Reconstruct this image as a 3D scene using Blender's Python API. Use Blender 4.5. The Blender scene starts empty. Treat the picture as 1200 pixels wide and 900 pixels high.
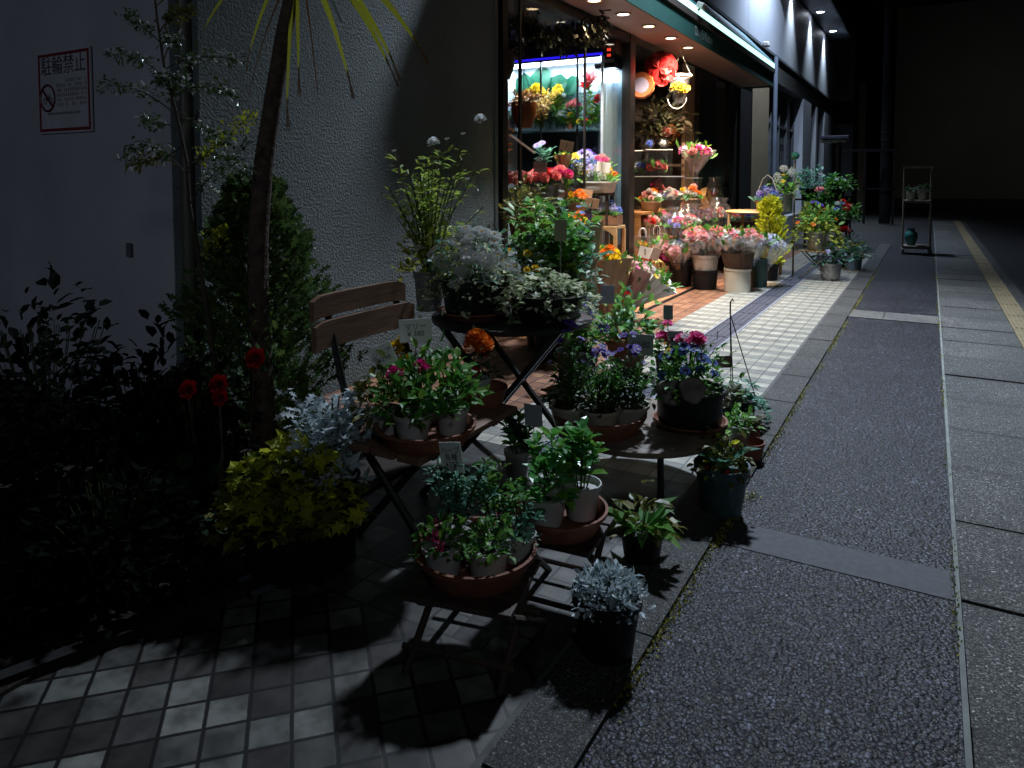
import bpy, math, random
import numpy as np
from mathutils import Vector, Matrix, Quaternion
C = bpy.context.scene.collection
SC = bpy.context.scene
PI = math.pi
R = math.radians

# ------------------------------------------------------------------ camera
F = 850.0
CX, CYP = 600.0, 450.0
PITCH, YAW, EYE = R(3.0), math.atan(490 / 850.0), 1.3
PYP = 210 + F * math.tan(PITCH)
cd = bpy.data.cameras.new('camera')
cam = bpy.data.objects.new('camera', cd)
C.objects.link(cam)
cam.location = (0, 0, EYE)
cam.rotation_euler = (PI / 2 - PITCH, 0, YAW)
cd.sensor_width = 36
cd.lens = 36 * F / 1200
cd.shift_y = (PYP - CYP) / 1200.0
cd.clip_start = 0.05
cd.clip_end = 500
SC.camera = cam

# ------------------------------------------------------------------ world and lamps
w = bpy.data.worlds.new('World')
SC.world = w
w.use_nodes = True
nt = w.node_tree
sky = nt.nodes.new('ShaderNodeTexSky')
sky.sky_type = 'NISHITA'
sky.sun_disc = False
sky.sun_elevation = R(-4)
sky.sun_rotation = R(200)
bg = nt.nodes['Background']
nt.links.new(sky.outputs[0], bg.inputs[0])
bg.inputs[1].default_value = 0.03


def lamp(kind, name, loc, energy, color, target=None, **kw):
    d = bpy.data.lights.new(name, kind)
    d.energy = energy
    d.color = color
    for k, v in kw.items():
        setattr(d, k, v)
    o = bpy.data.objects.new(name, d)
    C.objects.link(o)
    o.location = loc
    if target is not None:
        o.rotation_euler = (Vector(target) - Vector(loc)).to_track_quat('-Z', 'Y').to_euler()
    return o


# cool street lamp above the pavement, beyond the awning
lamp('SPOT', 'street_lamp_light', (-1.45, 7.7, 6.9), 4300, (0.72, 0.84, 1.0), (-0.9, 6.3, 0),
     spot_size=R(91), spot_blend=1.0, shadow_soft_size=0.24)
# weak far street lamp behind the photographer
lamp('SPOT', 'far_street_lamp_light', (-1.5, -9, 4.2), 290, (0.70, 0.80, 1.0), (-4.2, 2.3, 1.7),
     spot_size=R(32), spot_blend=0.9, shadow_soft_size=0.2)
# added soft fill on the plants from the road side, no real lamp
lamp('SPOT', 'plant_fill_light', (3.6, -2.6, 4.0), 105, (0.78, 0.88, 1.0), (-1.35, 3.4, 0.9),
     spot_size=R(44), spot_blend=1.0, shadow_soft_size=0.35)
# wall wash on the upper facade
lamp('SPOT', 'wall_wash_light', (-2.2, 15.4, 6.6), 1900, (0.64, 0.78, 1.0), (-3.1, 15.8, 4.6),
     spot_size=R(140), spot_blend=0.9, shadow_soft_size=0.05)

# added dim light so the wall at the end of the street shows
lamp('SPOT', 'street_end_fill', (3.4, 30.5, 5.5), 10, (0.92, .95, 1.0), (2.6, 37.5, 2.2),
     spot_size=R(110), spot_blend=1.0, shadow_soft_size=0.2)

SC.view_settings.view_transform = 'Standard'
SC.view_settings.look = 'None'
SC.view_settings.exposure = 0.0
SC.view_settings.gamma = 1.0
SC.cycles.use_denoising = True
try:
    SC.cycles.denoiser = 'OPENIMAGEDENOISE'
except Exception:
    pass
SC.cycles.max_bounces = 6
SC.cycles.diffuse_bounces = 3
SC.cycles.glossy_bounces = 3
SC.cycles.transmission_bounces = 4
SC.cycles.transparent_max_bounces = 12
SC.cycles.sample_clamp_indirect = 3.0
SC.cycles.caustics_reflective = False
SC.cycles.caustics_refractive = False

# ------------------------------------------------------------------ from photo pixels to points of the place
_cy, _sy, _cp, _sp = math.cos(YAW), math.sin(YAW), math.cos(PITCH), math.sin(PITCH)
FW = Vector((-_sy * _cp, _cy * _cp, -_sp))
RT = Vector((_cy, _sy, 0))
UP = RT.cross(FW)
EYEP = Vector((0, 0, EYE))


def ray(x, y):
    return RT * ((x - CX) / F) + UP * ((PYP - y) / F) + FW


def at(x, y, z=0.0):
    d = ray(x, y)
    return EYEP + d * ((z - EYE) / d.z)


def atX(x, y, X):
    d = ray(x, y)
    return EYEP + d * (X / d.x)


def atY(x, y, Y):
    d = ray(x, y)
    return EYEP + d * (Y / d.y)


def mpp(p):
    return (Vector(p) - EYEP).dot(FW) / F


# ------------------------------------------------------------------ materials
MATS = {}


def nodes(m):
    m.use_nodes = True
    return m.node_tree, m.node_tree.nodes, m.node_tree.links, m.node_tree.nodes['Principled BSDF']


def ramp(n, stops):
    r = n.new('ShaderNodeValToRGB')
    e = r.color_ramp.elements
    while len(e) < len(stops):
        e.new(0.5)
    for el, (p, c) in zip(e, stops):
        el.position = p
        el.color = (*c, 1)
    return r


def surf(name, c1, c2=None, rough=0.6, scale=8.0, bump=0.0, bscale=60.0, metal=0.0, spec=0.5, detail=6.0, stretch=None):
    if name in MATS:
        return MATS[name]
    m = bpy.data.materials.new(name)
    t, n, l, b = nodes(m)
    c2 = c2 or tuple(x * 0.7 for x in c1)
    tc = n.new('ShaderNodeTexCoord')
    src = tc.outputs['Object']
    if stretch:
        mp = n.new('ShaderNodeMapping')
        mp.inputs['Scale'].default_value = stretch
        l.new(src, mp.inputs[0])
        src = mp.outputs[0]
    nz = n.new('ShaderNodeTexNoise')
    nz.inputs['Scale'].default_value = scale
    nz.inputs['Detail'].default_value = detail
    l.new(src, nz.inputs['Vector'])
    r = ramp(n, [(0.3, c2), (0.7, c1)])
    l.new(nz.outputs[0], r.inputs[0])
    l.new(r.outputs[0], b.inputs['Base Color'])
    b.inputs['Roughness'].default_value = rough
    b.inputs['Metallic'].default_value = metal
    b.inputs['Specular IOR Level'].default_value = spec
    if bump:
        n2 = n.new('ShaderNodeTexNoise')
        n2.inputs['Scale'].default_value = bscale
        n2.inputs['Detail'].default_value = 4
        l.new(src, n2.inputs['Vector'])
        bp = n.new('ShaderNodeBump')
        bp.inputs['Strength'].default_value = bump
        bp.inputs['Distance'].default_value = 0.01
        l.new(n2.outputs[0], bp.inputs['Height'])
        l.new(bp.outputs[0], b.inputs['Normal'])
    MATS[name] = m
    return m


def leafy(name, cols, rough=0.45, trans=0.35, spec=0.4, gain=1.5):
    """leaf or petal: every leaf its own shade, some light through it"""
    if name in MATS:
        return MATS[name]
    m = bpy.data.materials.new(name)
    t, n, l, b = nodes(m)
    g = n.new('ShaderNodeNewGeometry')
    cols = [tuple(min(.85, x * gain) for x in c) for c in cols]
    k = len(cols)
    r = ramp(n, [(i / max(1, k - 1), c) for i, c in enumerate(cols)])
    l.new(g.outputs['Random Per Island'], r.inputs[0])
    l.new(r.outputs[0], b.inputs['Base Color'])
    b.inputs['Roughness'].default_value = rough
    b.inputs['Specular IOR Level'].default_value = spec
    tr = n.new('ShaderNodeBsdfTranslucent')
    l.new(r.outputs[0], tr.inputs[0])
    mx = n.new('ShaderNodeMixShader')
    mx.inputs[0].default_value = trans
    l.new(b.outputs[0], mx.inputs[1])
    l.new(tr.outputs[0], mx.inputs[2])
    l.new(mx.outputs[0], n['Material Output'].inputs[0])
    MATS[name] = m
    return m


def clear(name, tint=(1, 1, 1), amount=0.15, rough=0.08, body=0.0):
    """thin clear film or pane: mostly see-through, some gloss, a little milky body"""
    if name in MATS:
        return MATS[name]
    m = bpy.data.materials.new(name)
    t, n, l, b = nodes(m)
    tp = n.new('ShaderNodeBsdfTransparent')
    tp.inputs[0].default_value = (*tint, 1)
    gl = n.new('ShaderNodeBsdfGlossy')
    gl.inputs['Roughness'].default_value = rough
    mx = n.new('ShaderNodeMixShader')
    mx.inputs[0].default_value = amount
    l.new(tp.outputs[0], mx.inputs[1])
    l.new(gl.outputs[0], mx.inputs[2])
    out = mx
    if body:
        df = n.new('ShaderNodeBsdfDiffuse')
        df.inputs[0].default_value = (0.8, 0.82, 0.85, 1)
        m2 = n.new('ShaderNodeMixShader')
        m2.inputs[0].default_value = body
        l.new(mx.outputs[0], m2.inputs[1])
        l.new(df.outputs[0], m2.inputs[2])
        out = m2
    l.new(out.outputs[0], n['Material Output'].inputs[0])
    MATS[name] = m
    return m


def glow(name, col=(), strength=0):
    if name in MATS:
        return MATS[name]
    m = bpy.data.materials.new(name)
    t, n, l, b = nodes(m)
    b.inputs['Base Color'].default_value = (*col, 1)
    b.inputs['Emission Color'].default_value = (*col, 1)
    b.inputs['Emission Strength'].default_value = strength
    MATS[name] = m
    return m


def math_node(n, l, op, a, b=None, c=None):
    q = n.new('ShaderNodeMath')
    q.operation = op
    for i, v in enumerate((a, b, c)):
        if v is None:
            continue
        if isinstance(v, (int, float)):
            q.inputs[i].default_value = v
        else:
            l.new(v, q.inputs[i])
    return q.outputs[0]


def mix_col(n, l, fac, a, b):
    q = n.new('ShaderNodeMix')
    q.data_type = 'RGBA'
    for i, v in ((0, fac), (6, a), (7, b)):
        if isinstance(v, (int, float)):
            q.inputs[i].default_value = v
        elif isinstance(v, tuple):
            q.inputs[i].default_value = (*v, 1)
        else:
            l.new(v, q.inputs[i])
    return q.outputs[2]


def tiles(name, size, angle, cols, joint, gap=0.07, check=0.0, rough=0.5, phase=(0, 0), stain=0.5):
    """square tiles on the ground: joints, a tone for every tile, stains and a slightly dished face"""
    m = bpy.data.materials.new(name)
    t, n, l, b = nodes(m)
    tc = n.new('ShaderNodeTexCoord')
    mp = n.new('ShaderNodeMapping')
    mp.inputs['Rotation'].default_value = (0, 0, angle)
    mp.inputs['Location'].default_value = (phase[0], phase[1], 0)
    mp.inputs['Scale'].default_value = (1 / size, 1 / size, 1)
    l.new(tc.outputs['Object'], mp.inputs[0])
    sx = n.new('ShaderNodeSeparateXYZ')
    l.new(mp.outputs[0], sx.inputs[0])
    fx = math_node(n, l, 'FLOOR', sx.outputs[0])
    fy = math_node(n, l, 'FLOOR', sx.outputs[1])
    ux = math_node(n, l, 'FRACT', sx.outputs[0])
    uy = math_node(n, l, 'FRACT', sx.outputs[1])
    dx = math_node(n, l, 'ABSOLUTE', math_node(n, l, 'SUBTRACT', ux, 0.5))
    dy = math_node(n, l, 'ABSOLUTE', math_node(n, l, 'SUBTRACT', uy, 0.5))
    nzj = n.new('ShaderNodeTexNoise')
    nzj.inputs['Scale'].default_value = 60
    l.new(tc.outputs['Object'], nzj.inputs['Vector'])
    d = math_node(n, l, 'ADD', math_node(n, l, 'MAXIMUM', dx, dy), math_node(n, l, 'MULTIPLY', math_node(n, l, 'SUBTRACT', nzj.outputs[0], 0.5), 0.03))
    mr = n.new('ShaderNodeMapRange')
    mr.inputs[1].default_value = 0.5 - gap
    mr.inputs[2].default_value = 0.5 - gap * 0.55
    l.new(d, mr.inputs[0])
    cv = n.new('ShaderNodeCombineXYZ')
    l.new(fx, cv.inputs[0])
    l.new(fy, cv.inputs[1])
    wn = n.new('ShaderNodeTexWhiteNoise')
    l.new(cv.outputs[0], wn.inputs['Vector'])
    k = len(cols)
    rp = ramp(n, [(i / (k - 1), c) for i, c in enumerate(cols)])
    val = wn.outputs[0]
    if check:
        par = math_node(n, l, 'MULTIPLY', math_node(n, l, 'FRACT', math_node(n, l, 'MULTIPLY', fy, 0.5)), 2.0)
        val = math_node(n, l, 'ADD', math_node(n, l, 'MULTIPLY', par, check), math_node(n, l, 'MULTIPLY', wn.outputs[0], 1 - check))
    l.new(val, rp.inputs[0])
    nz = n.new('ShaderNodeTexNoise')
    nz.inputs['Scale'].default_value = 14
    nz.inputs['Detail'].default_value = 8
    l.new(tc.outputs['Object'], nz.inputs['Vector'])
    dirt = ramp(n, [(0.35, (1 - stain, 1 - stain, 1 - stain)), (0.62, (1, 1, 1))])
    l.new(nz.outputs[0], dirt.inputs[0])
    ml = n.new('ShaderNodeMix')
    ml.data_type = 'RGBA'
    ml.blend_type = 'MULTIPLY'
    ml.inputs[0].default_value = 1
    l.new(rp.outputs[0], ml.inputs[6])
    l.new(dirt.outputs[0], ml.inputs[7])
    l.new(mix_col(n, l, mr.outputs[0], ml.outputs[2], joint), b.inputs['Base Color'])
    b.inputs['Roughness'].default_value = rough
    bp = n.new('ShaderNodeBump')
    bp.inputs['Strength'].default_value = 0.3
    bp.inputs['Distance'].default_value = 0.003
    hh = math_node(n, l, 'ADD', math_node(n, l, 'MULTIPLY', mr.outputs[0], -0.25), math_node(n, l, 'MULTIPLY', nz.outputs[0], 0.5))
    l.new(hh, bp.inputs['Height'])
    l.new(bp.outputs[0], b.inputs['Normal'])
    return m


def gravel(name, dark, light, scale, bump=1.0, sparkle=0.12, rough=0.55, slab=None):
    """exposed-aggregate asphalt: pebbles of several sizes and tones in a dark binder"""
    m = bpy.data.materials.new(name)
    t, n, l, b = nodes(m)
    tc = n.new('ShaderNodeTexCoord')
    wz = n.new('ShaderNodeTexNoise')
    wz.inputs['Scale'].default_value = scale * 1.3
    wz.inputs['Detail'].default_value = 2
    l.new(tc.outputs['Object'], wz.inputs['Vector'])
    warp = n.new('ShaderNodeMix')
    warp.data_type = 'VECTOR'
    warp.inputs[0].default_value = .010
    l.new(tc.outputs['Object'], warp.inputs[4])
    l.new(wz.outputs['Color'], warp.inputs[5])
    outs = []
    for k_, sc_ in enumerate((scale, scale * 2.3)):
        vo = n.new('ShaderNodeTexVoronoi')
        vo.inputs['Scale'].default_value = sc_
        l.new(warp.outputs[1], vo.inputs['Vector'])
        sp = n.new('ShaderNodeSeparateColor')
        l.new(vo.outputs['Color'], sp.inputs[0])
        outs.append((vo, sp))
    mid = tuple((a + c) / 2 for a, c in zip(dark, light))
    hi = tuple(min(0.7, c * 2.8) for c in light)
    cols = []
    for vo, sp in outs:
        rp = ramp(n, [(0.0, tuple(x * .5 for x in dark)), (0.5, tuple(d_ * .72 + l_ * .28 for d_, l_ in zip(dark, light))), (1 - sparkle, light), (1.0, hi)])
        l.new(sp.outputs[0], rp.inputs[0])
        cols.append(rp.outputs[0])
    pick = n.new('ShaderNodeMath')
    pick.operation = 'GREATER_THAN'
    pick.inputs[1].default_value = .55
    l.new(outs[0][1].outputs[2], pick.inputs[0])
    col = mix_col(n, l, pick.outputs[0], cols[0], cols[1])
    nz = n.new('ShaderNodeTexNoise')
    nz.inputs['Scale'].default_value = 2.2
    nz.inputs['Detail'].default_value = 8
    l.new(tc.outputs['Object'], nz.inputs['Vector'])
    wr = ramp(n, [(0.3, (0.62, 0.62, 0.65)), (0.7, (1.15, 1.15, 1.12))])
    l.new(nz.outputs[0], wr.inputs[0])
    ml = n.new('ShaderNodeMix')
    ml.data_type = 'RGBA'
    ml.blend_type = 'MULTIPLY'
    ml.inputs[0].default_value = 1
    l.new(col, ml.inputs[6])
    tone = wr.outputs[0]
    # old spots and wet-looking patches
    nb = n.new('ShaderNodeTexNoise')
    nb.inputs['Scale'].default_value = 9
    nb.inputs['Detail'].default_value = 3
    l.new(tc.outputs['Object'], nb.inputs['Vector'])
    sb = ramp(n, [(0.30, (0.55, 0.55, 0.57)), (0.40, (1, 1, 1))])
    l.new(nb.outputs[0], sb.inputs[0])
    m3 = n.new('ShaderNodeMix')
    m3.data_type = 'RGBA'
    m3.blend_type = 'MULTIPLY'
    m3.inputs[0].default_value = 1
    l.new(tone, m3.inputs[6])
    l.new(sb.outputs[0], m3.inputs[7])
    tone = m3.outputs[2]
    if slab:
        sy = n.new('ShaderNodeSeparateXYZ')
        l.new(tc.outputs['Object'], sy.inputs[0])
        q = math_node(n, l, 'MULTIPLY', math_node(n, l, 'ADD', sy.outputs[1], slab[1]), 1 / slab[0])
        wn = n.new('ShaderNodeTexWhiteNoise')
        wn.noise_dimensions = '1D'
        l.new(math_node(n, l, 'FLOOR', q), wn.inputs['W'])
        sr = ramp(n, [(0, (.74, .75, .74)), (1, (1.12, 1.11, 1.08))])
        l.new(wn.outputs[0], sr.inputs[0])
        # darker dirt towards the joints of each slab
        e = math_node(n, l, 'ABSOLUTE', math_node(n, l, 'SUBTRACT', math_node(n, l, 'FRACT', q), .5))
        er = ramp(n, [(.40, (1, 1, 1)), (.5, (.62, .62, .60))])
        l.new(math_node(n, l, 'ADD', e, math_node(n, l, 'MULTIPLY', math_node(n, l, 'SUBTRACT', nb.outputs[0], .5), .12)), er.inputs[0])
        for oo in (sr, er):
            m4 = n.new('ShaderNodeMix')
            m4.data_type = 'RGBA'
            m4.blend_type = 'MULTIPLY'
            m4.inputs[0].default_value = 1
            l.new(tone, m4.inputs[6])
            l.new(oo.outputs[0], m4.inputs[7])
            tone = m4.outputs[2]
    l.new(tone, ml.inputs[7])
    ed = n.new('ShaderNodeMapRange')
    ed.inputs[1].default_value = 0.35
    ed.inputs[2].default_value = 0.62
    l.new(outs[0][0].outputs['Distance'], ed.inputs[0])
    l.new(mix_col(n, l, ed.outputs[0], ml.outputs[2], tuple(x * 0.3 for x in dark)), b.inputs['Base Color'])
    b.inputs['Roughness'].default_value = rough
    bp = n.new('ShaderNodeBump')
    bp.inputs['Strength'].default_value = bump
    bp.inputs['Distance'].default_value = 0.0075
    hh = math_node(n, l, 'ADD', math_node(n, l, 'MULTIPLY', outs[0][1].outputs[1], .9), math_node(n, l, 'MULTIPLY', outs[1][1].outputs[1], .5))
    hh = math_node(n, l, 'SUBTRACT', hh, math_node(n, l, 'MULTIPLY', outs[0][0].outputs['Distance'], .8))
    l.new(hh, bp.inputs['Height'])
    l.new(bp.outputs[0], b.inputs['Normal'])
    return m


def stucco(name, c1, c2, scale=55, dist=0.02):
    m = bpy.data.materials.new(name)
    t, n, l, b = nodes(m)
    tc = n.new('ShaderNodeTexCoord')
    nz = n.new('ShaderNodeTexNoise')
    nz.inputs['Scale'].default_value = 1.3
    nz.inputs['Detail'].default_value = 5
    l.new(tc.outputs['Object'], nz.inputs['Vector'])
    r = ramp(n, [(0.3, c2), (0.7, c1)])
    l.new(nz.outputs[0], r.inputs[0])
    l.new(r.outputs[0], b.inputs['Base Color'])
    b.inputs['Roughness'].default_value = 0.75
    n2 = n.new('ShaderNodeTexNoise')
    n2.inputs['Scale'].default_value = scale
    n2.inputs['Detail'].default_value = 3
    n2.inputs['Roughness'].default_value = 0.55
    l.new(tc.outputs['Object'], n2.inputs['Vector'])
    cr = ramp(n, [(0.4, (0, 0, 0)), (0.62, (1, 1, 1))])
    l.new(n2.outputs[0], cr.inputs[0])
    bp = n.new('ShaderNodeBump')
    bp.inputs['Strength'].default_value = 0.65
    bp.inputs['Distance'].default_value = dist
    l.new(cr.outputs[0], bp.inputs['Height'])
    l.new(bp.outputs[0], b.inputs['Normal'])
    return m


# ------------------------------------------------------------------ mesh building
class MB:
    def __init__(s):
        s.v, s.f, s.mi, s.n = [], [], [], 0
        s.m = 0

    def add(s, vs, fs):
        k = len(s.v)
        s.v.extend([tuple(p) for p in vs])
        s.f.extend([tuple(i + k for i in f) for f in fs])
        s.mi.extend([s.m] * len(fs))
        return s

    def box(s, c, d, rot=None):
        x, y, z = d[0] / 2, d[1] / 2, d[2] / 2
        vs = [Vector((a * x, b_ * y, e * z)) for a in (-1, 1) for b_ in (-1, 1) for e in (-1, 1)]
        if rot is not None:
            vs = [rot @ p for p in vs]
        vs = [p + Vector(c) for p in vs]
        return s.add(vs, [(0, 1, 3, 2), (4, 6, 7, 5), (0, 4, 5, 1), (2, 3, 7, 6), (0, 2, 6, 4), (1, 5, 7, 3)])

    def span(s, a, b):
        return s.box([(p + q) / 2 for p, q in zip(a, b)], [abs(q - p) for p, q in zip(a, b)])

    def tube(s, pts, rad, n=8, cap=True):
        pts = [Vector(p) for p in pts]
        if not isinstance(rad, (list, tuple)):
            rad = [rad] * len(pts)
        vs, fs = [], []
        a = None
        for i, p in enumerate(pts):
            d = (pts[min(i + 1, len(pts) - 1)] - pts[max(i - 1, 0)]).normalized()
            if a is None:
                a = d.orthogonal().normalized()
            else:
                a = (a - d * a.dot(d)).normalized()
            c = d.cross(a)
            for k in range(n):
                t = 2 * PI * k / n
                vs.append(p + (a * math.cos(t) + c * math.sin(t)) * rad[i])
        for i in range(len(pts) - 1):
            for k in range(n):
                k2 = (k + 1) % n
                fs.append((i * n + k, i * n + k2, (i + 1) * n + k2, (i + 1) * n + k))
        if cap:
            fs.append(tuple(range(n - 1, -1, -1)))
            fs.append(tuple(range((len(pts) - 1) * n, len(pts) * n)))
        return s.add(vs, fs)

    def lathe(s, prof, n=28, c=(0, 0, 0), sy=1.0, wob=None):
        vs, fs = [], []
        for r, z in prof:
            for k in range(n):
                t = 2 * PI * k / n
                q = r * (wob(t, z) if wob else 1)
                vs.append((c[0] + q * math.cos(t), c[1] + q * math.sin(t) * sy, c[2] + z))
        for i in range(len(prof) - 1):
            for k in range(n):
                k2 = (k + 1) % n
                fs.append((i * n + k, i * n + k2, (i + 1) * n + k2, (i + 1) * n + k))
        s.add(vs, fs)
        return s

    def disc(s, r, z, n=24, c=(0, 0), sy=1.0):
        return s.add([(c[0] + r * math.cos(2 * PI * k / n), c[1] + sy * r * math.sin(2 * PI * k / n), z) for k in range(n)], [tuple(range(n))])

    def quad(s, a, b, c, d):
        return s.add([a, b, c, d], [(0, 1, 2, 3)])

    def build(s, name, mat, parent=None, smooth=False, loc=None, bevel=0.0):
        me = bpy.data.meshes.new(name)
        me.from_pydata(s.v, [], s.f)
        ms = mat if isinstance(mat, (list, tuple)) else [mat]
        for m in ms:
            me.materials.append(m)
        if len(ms) > 1:
            me.polygons.foreach_set('material_index', s.mi)
        if smooth:
            me.polygons.foreach_set('use_smooth', [True] * len(me.polygons))
        me.update()
        o = bpy.data.objects.new(name, me)
        C.objects.link(o)
        if parent is not None:
            o.parent = parent
        if loc is not None:
            o.location = loc
        if bevel:
            bv = o.modifiers.new('edge', 'BEVEL')
            bv.width = bevel
            bv.segments = 2
            bv.limit_method = 'ANGLE'
        if smooth:
            try:
                es = o.modifiers.new('split', 'EDGE_SPLIT')
                es.split_angle = R(45)
            except Exception:
                pass
        return o


# leaf outlines: x along the leaf, y across, z up
TM = {}


def tmpl(name, vs, fs):
    TM[name] = (np.array(vs, float), fs)


tmpl('oval', [(0, 0, 0), (.3, .42, .07), (.35, 0, -.01), (.3, -.42, .07), (.7, .36, .02), (.72, 0, -.06), (.7, -.36, .02), (1, 0, -.2)],
     [(0, 2, 1), (0, 3, 2), (1, 2, 5, 4), (2, 3, 6, 5), (4, 5, 7), (5, 6, 7)])
tmpl('small', [(0, 0, 0), (.5, .42, .08), (1, 0, -.06), (.5, -.42, .08)], [(0, 2, 1), (0, 3, 2)])
tmpl('lobed', [(0, 0, 0), (-.12, .42, .02), (.3, .3, .05), (.42, .62, 0), (.62, .26, .03), (1.02, 0, -.14), (.62, -.26, .03), (.42, -.62, 0), (.3, -.3, .05), (-.12, -.42, .02), (.35, 0, -.02)],
     [(0, 10, 2, 1), (10, 3, 2), (10, 4, 3), (10, 5, 4), (10, 6, 5), (10, 7, 6), (10, 8, 7), (0, 9, 8, 10)])
tmpl('feather', [(0, .06, 0), (.25, .1, 0), (.2, .5, .05), (.4, .14, .02), (.5, .55, .06), (.62, .14, .02), (.8, .45, .02), (.85, .1, -.03), (1, 0, -.1), (.85, -.1, -.03), (.8, -.45, .02), (.62, -.14, .02), (.5, -.55, .06), (.4, -.14, .02), (.2, -.5, .05), (.25, -.1, 0), (0, -.06, 0)],
     [(0, 16, 15, 1), (1, 3, 2), (1, 15, 13, 3), (3, 5, 4), (3, 13, 11, 5), (5, 7, 6), (5, 11, 9, 7), (7, 9, 8), (15, 14, 13), (13, 12, 11), (11, 10, 9)])
tmpl('strap', [(0, .3, 0), (0, -.3, 0), (.3, .5, .12), (.3, -.5, .12), (.3, 0, .06), (.65, .42, .06), (.65, -.42, .06), (.65, 0, 0), (1, 0, -.35)],
     [(0, 1, 4), (0, 4, 2), (1, 3, 4), (2, 4, 7, 5), (4, 3, 6, 7), (5, 7, 8), (7, 6, 8)])
tmpl('petal', [(0, 0, 0), (.45, .38, .06), (.85, .42, .0), (1, 0, -.04), (.85, -.42, .0), (.45, -.38, .06)], [(0, 5, 4, 3, 2, 1)])
tmpl('round', [(0, 0, 0), (.2, .42, .05), (.6, .52, .06), (.95, .28, 0), (1, 0, -.03), (.95, -.28, 0), (.6, -.52, .06), (.2, -.42, .05), (.5, 0, -.02)],
     [(0, 8, 2, 1), (8, 4, 3, 2), (8, 6, 5, 4), (0, 7, 6, 8)])


class Cloud:
    """many leaves or petals gathered into one mesh"""

    def __init__(s):
        s.vs, s.fs, s.mi, s.n = [], [], [], 0

    def add(s, kind, pos, dirs, nrm, L, W, mi=0, lift=1.0):
        T, faces = TM[kind]
        pos = np.asarray(pos, float).reshape(-1, 3)
        N = len(pos)
        if N == 0:
            return s
        d = np.asarray(dirs, float).reshape(-1, 3)
        d = d / (np.linalg.norm(d, axis=1, keepdims=True) + 1e-9)
        z = np.asarray(nrm, float).reshape(-1, 3)
        z = z - d * (z * d).sum(1, keepdims=True)
        z = z / (np.linalg.norm(z, axis=1, keepdims=True) + 1e-9)
        y = np.cross(z, d)
        L = np.broadcast_to(np.asarray(L, float), (N,))
        W = np.broadcast_to(np.asarray(W, float), (N,))
        V = (pos[:, None, :] + d[:, None, :] * (T[None, :, 0, None] * L[:, None, None])
             + y[:, None, :] * (T[None, :, 1, None] * W[:, None, None])
             + z[:, None, :] * (T[None, :, 2, None] * L[:, None, None] * lift))
        k = T.shape[0]
        base = s.n
        s.vs.append(V.reshape(-1, 3))
        for i in range(N):
            o = base + i * k
            for f in faces:
                s.fs.append(tuple(o + j for j in f))
        s.mi.extend([mi] * (N * len(faces)))
        s.n += N * k
        return s

    def mesh(s, mb, mi=1):
        if mb.v:
            s.vs.append(np.array(mb.v, float))
            s.fs.extend([tuple(i + s.n for i in f) for f in mb.f])
            s.mi.extend([mi] * len(mb.f))
            s.n += len(mb.v)
        return s

    def data(s, name, mats):
        me = bpy.data.meshes.new(name)
        v = np.concatenate(s.vs) if s.vs else np.zeros((0, 3))
        me.from_pydata(v.tolist(), [], s.fs)
        for m in mats:
            me.materials.append(m)
        if len(mats) > 1:
            me.polygons.foreach_set('material_index', s.mi)
        me.update()
        return me

    def build(s, name, mats, parent=None):
        mats = mats if isinstance(mats, (list, tuple)) else [mats]
        o = bpy.data.objects.new(name, s.data(name, mats))
        C.objects.link(o)
        if parent is not None:
            o.parent = parent
        return o


def link(name, me, parent=None, loc=None, rot=None, scale=None):
    o = bpy.data.objects.new(name, me)
    C.objects.link(o)
    if parent is not None:
        o.parent = parent
    if loc is not None:
        o.location = loc
    if rot is not None:
        o.rotation_mode = 'QUATERNION'
        o.rotation_quaternion = rot
    if scale is not None:
        o.scale = (scale, scale, scale) if isinstance(scale, (int, float)) else scale
    return o


def tag(o, label, cat, group=None, kind=None):
    if label:
        o['label'] = label
    if cat:
        o['category'] = cat
    if group:
        o['group'] = group
    if kind:
        o['kind'] = kind
    return o


def thing(name, label, cat, loc, rz=0.0, group=None):
    o = bpy.data.objects.new(name, None)
    C.objects.link(o)
    o.empty_display_size = 0.05
    o.location = loc
    o.rotation_euler = (0, 0, rz)
    return tag(o, label, cat, group)


def structure(name, mb, mat, **kw):
    o = mb.build(name, mat, **kw)
    o['kind'] = 'structure'
    return o


def lettering(text, size, mat, parent, loc, rot, name='lettering', ax='CENTER', spacing=1.0, depth=0.0):
    cu = bpy.data.curves.new('letters', 'FONT')
    cu.body = text
    cu.size = size
    cu.align_x = ax
    cu.align_y = 'CENTER'
    cu.space_line = spacing
    cu.extrude = depth
    tmp = bpy.data.objects.new('letters', cu)
    C.objects.link(tmp)
    dg = bpy.context.evaluated_depsgraph_get()
    me = bpy.data.meshes.new_from_object(tmp.evaluated_get(dg))
    bpy.data.objects.remove(tmp)
    bpy.data.curves.remove(cu)
    me.name = name
    me.materials.clear()
    me.materials.append(mat)
    o = bpy.data.objects.new(name, me)
    C.objects.link(o)
    o.parent = parent
    o.location = loc
    o.rotation_euler = rot
    return o


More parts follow.
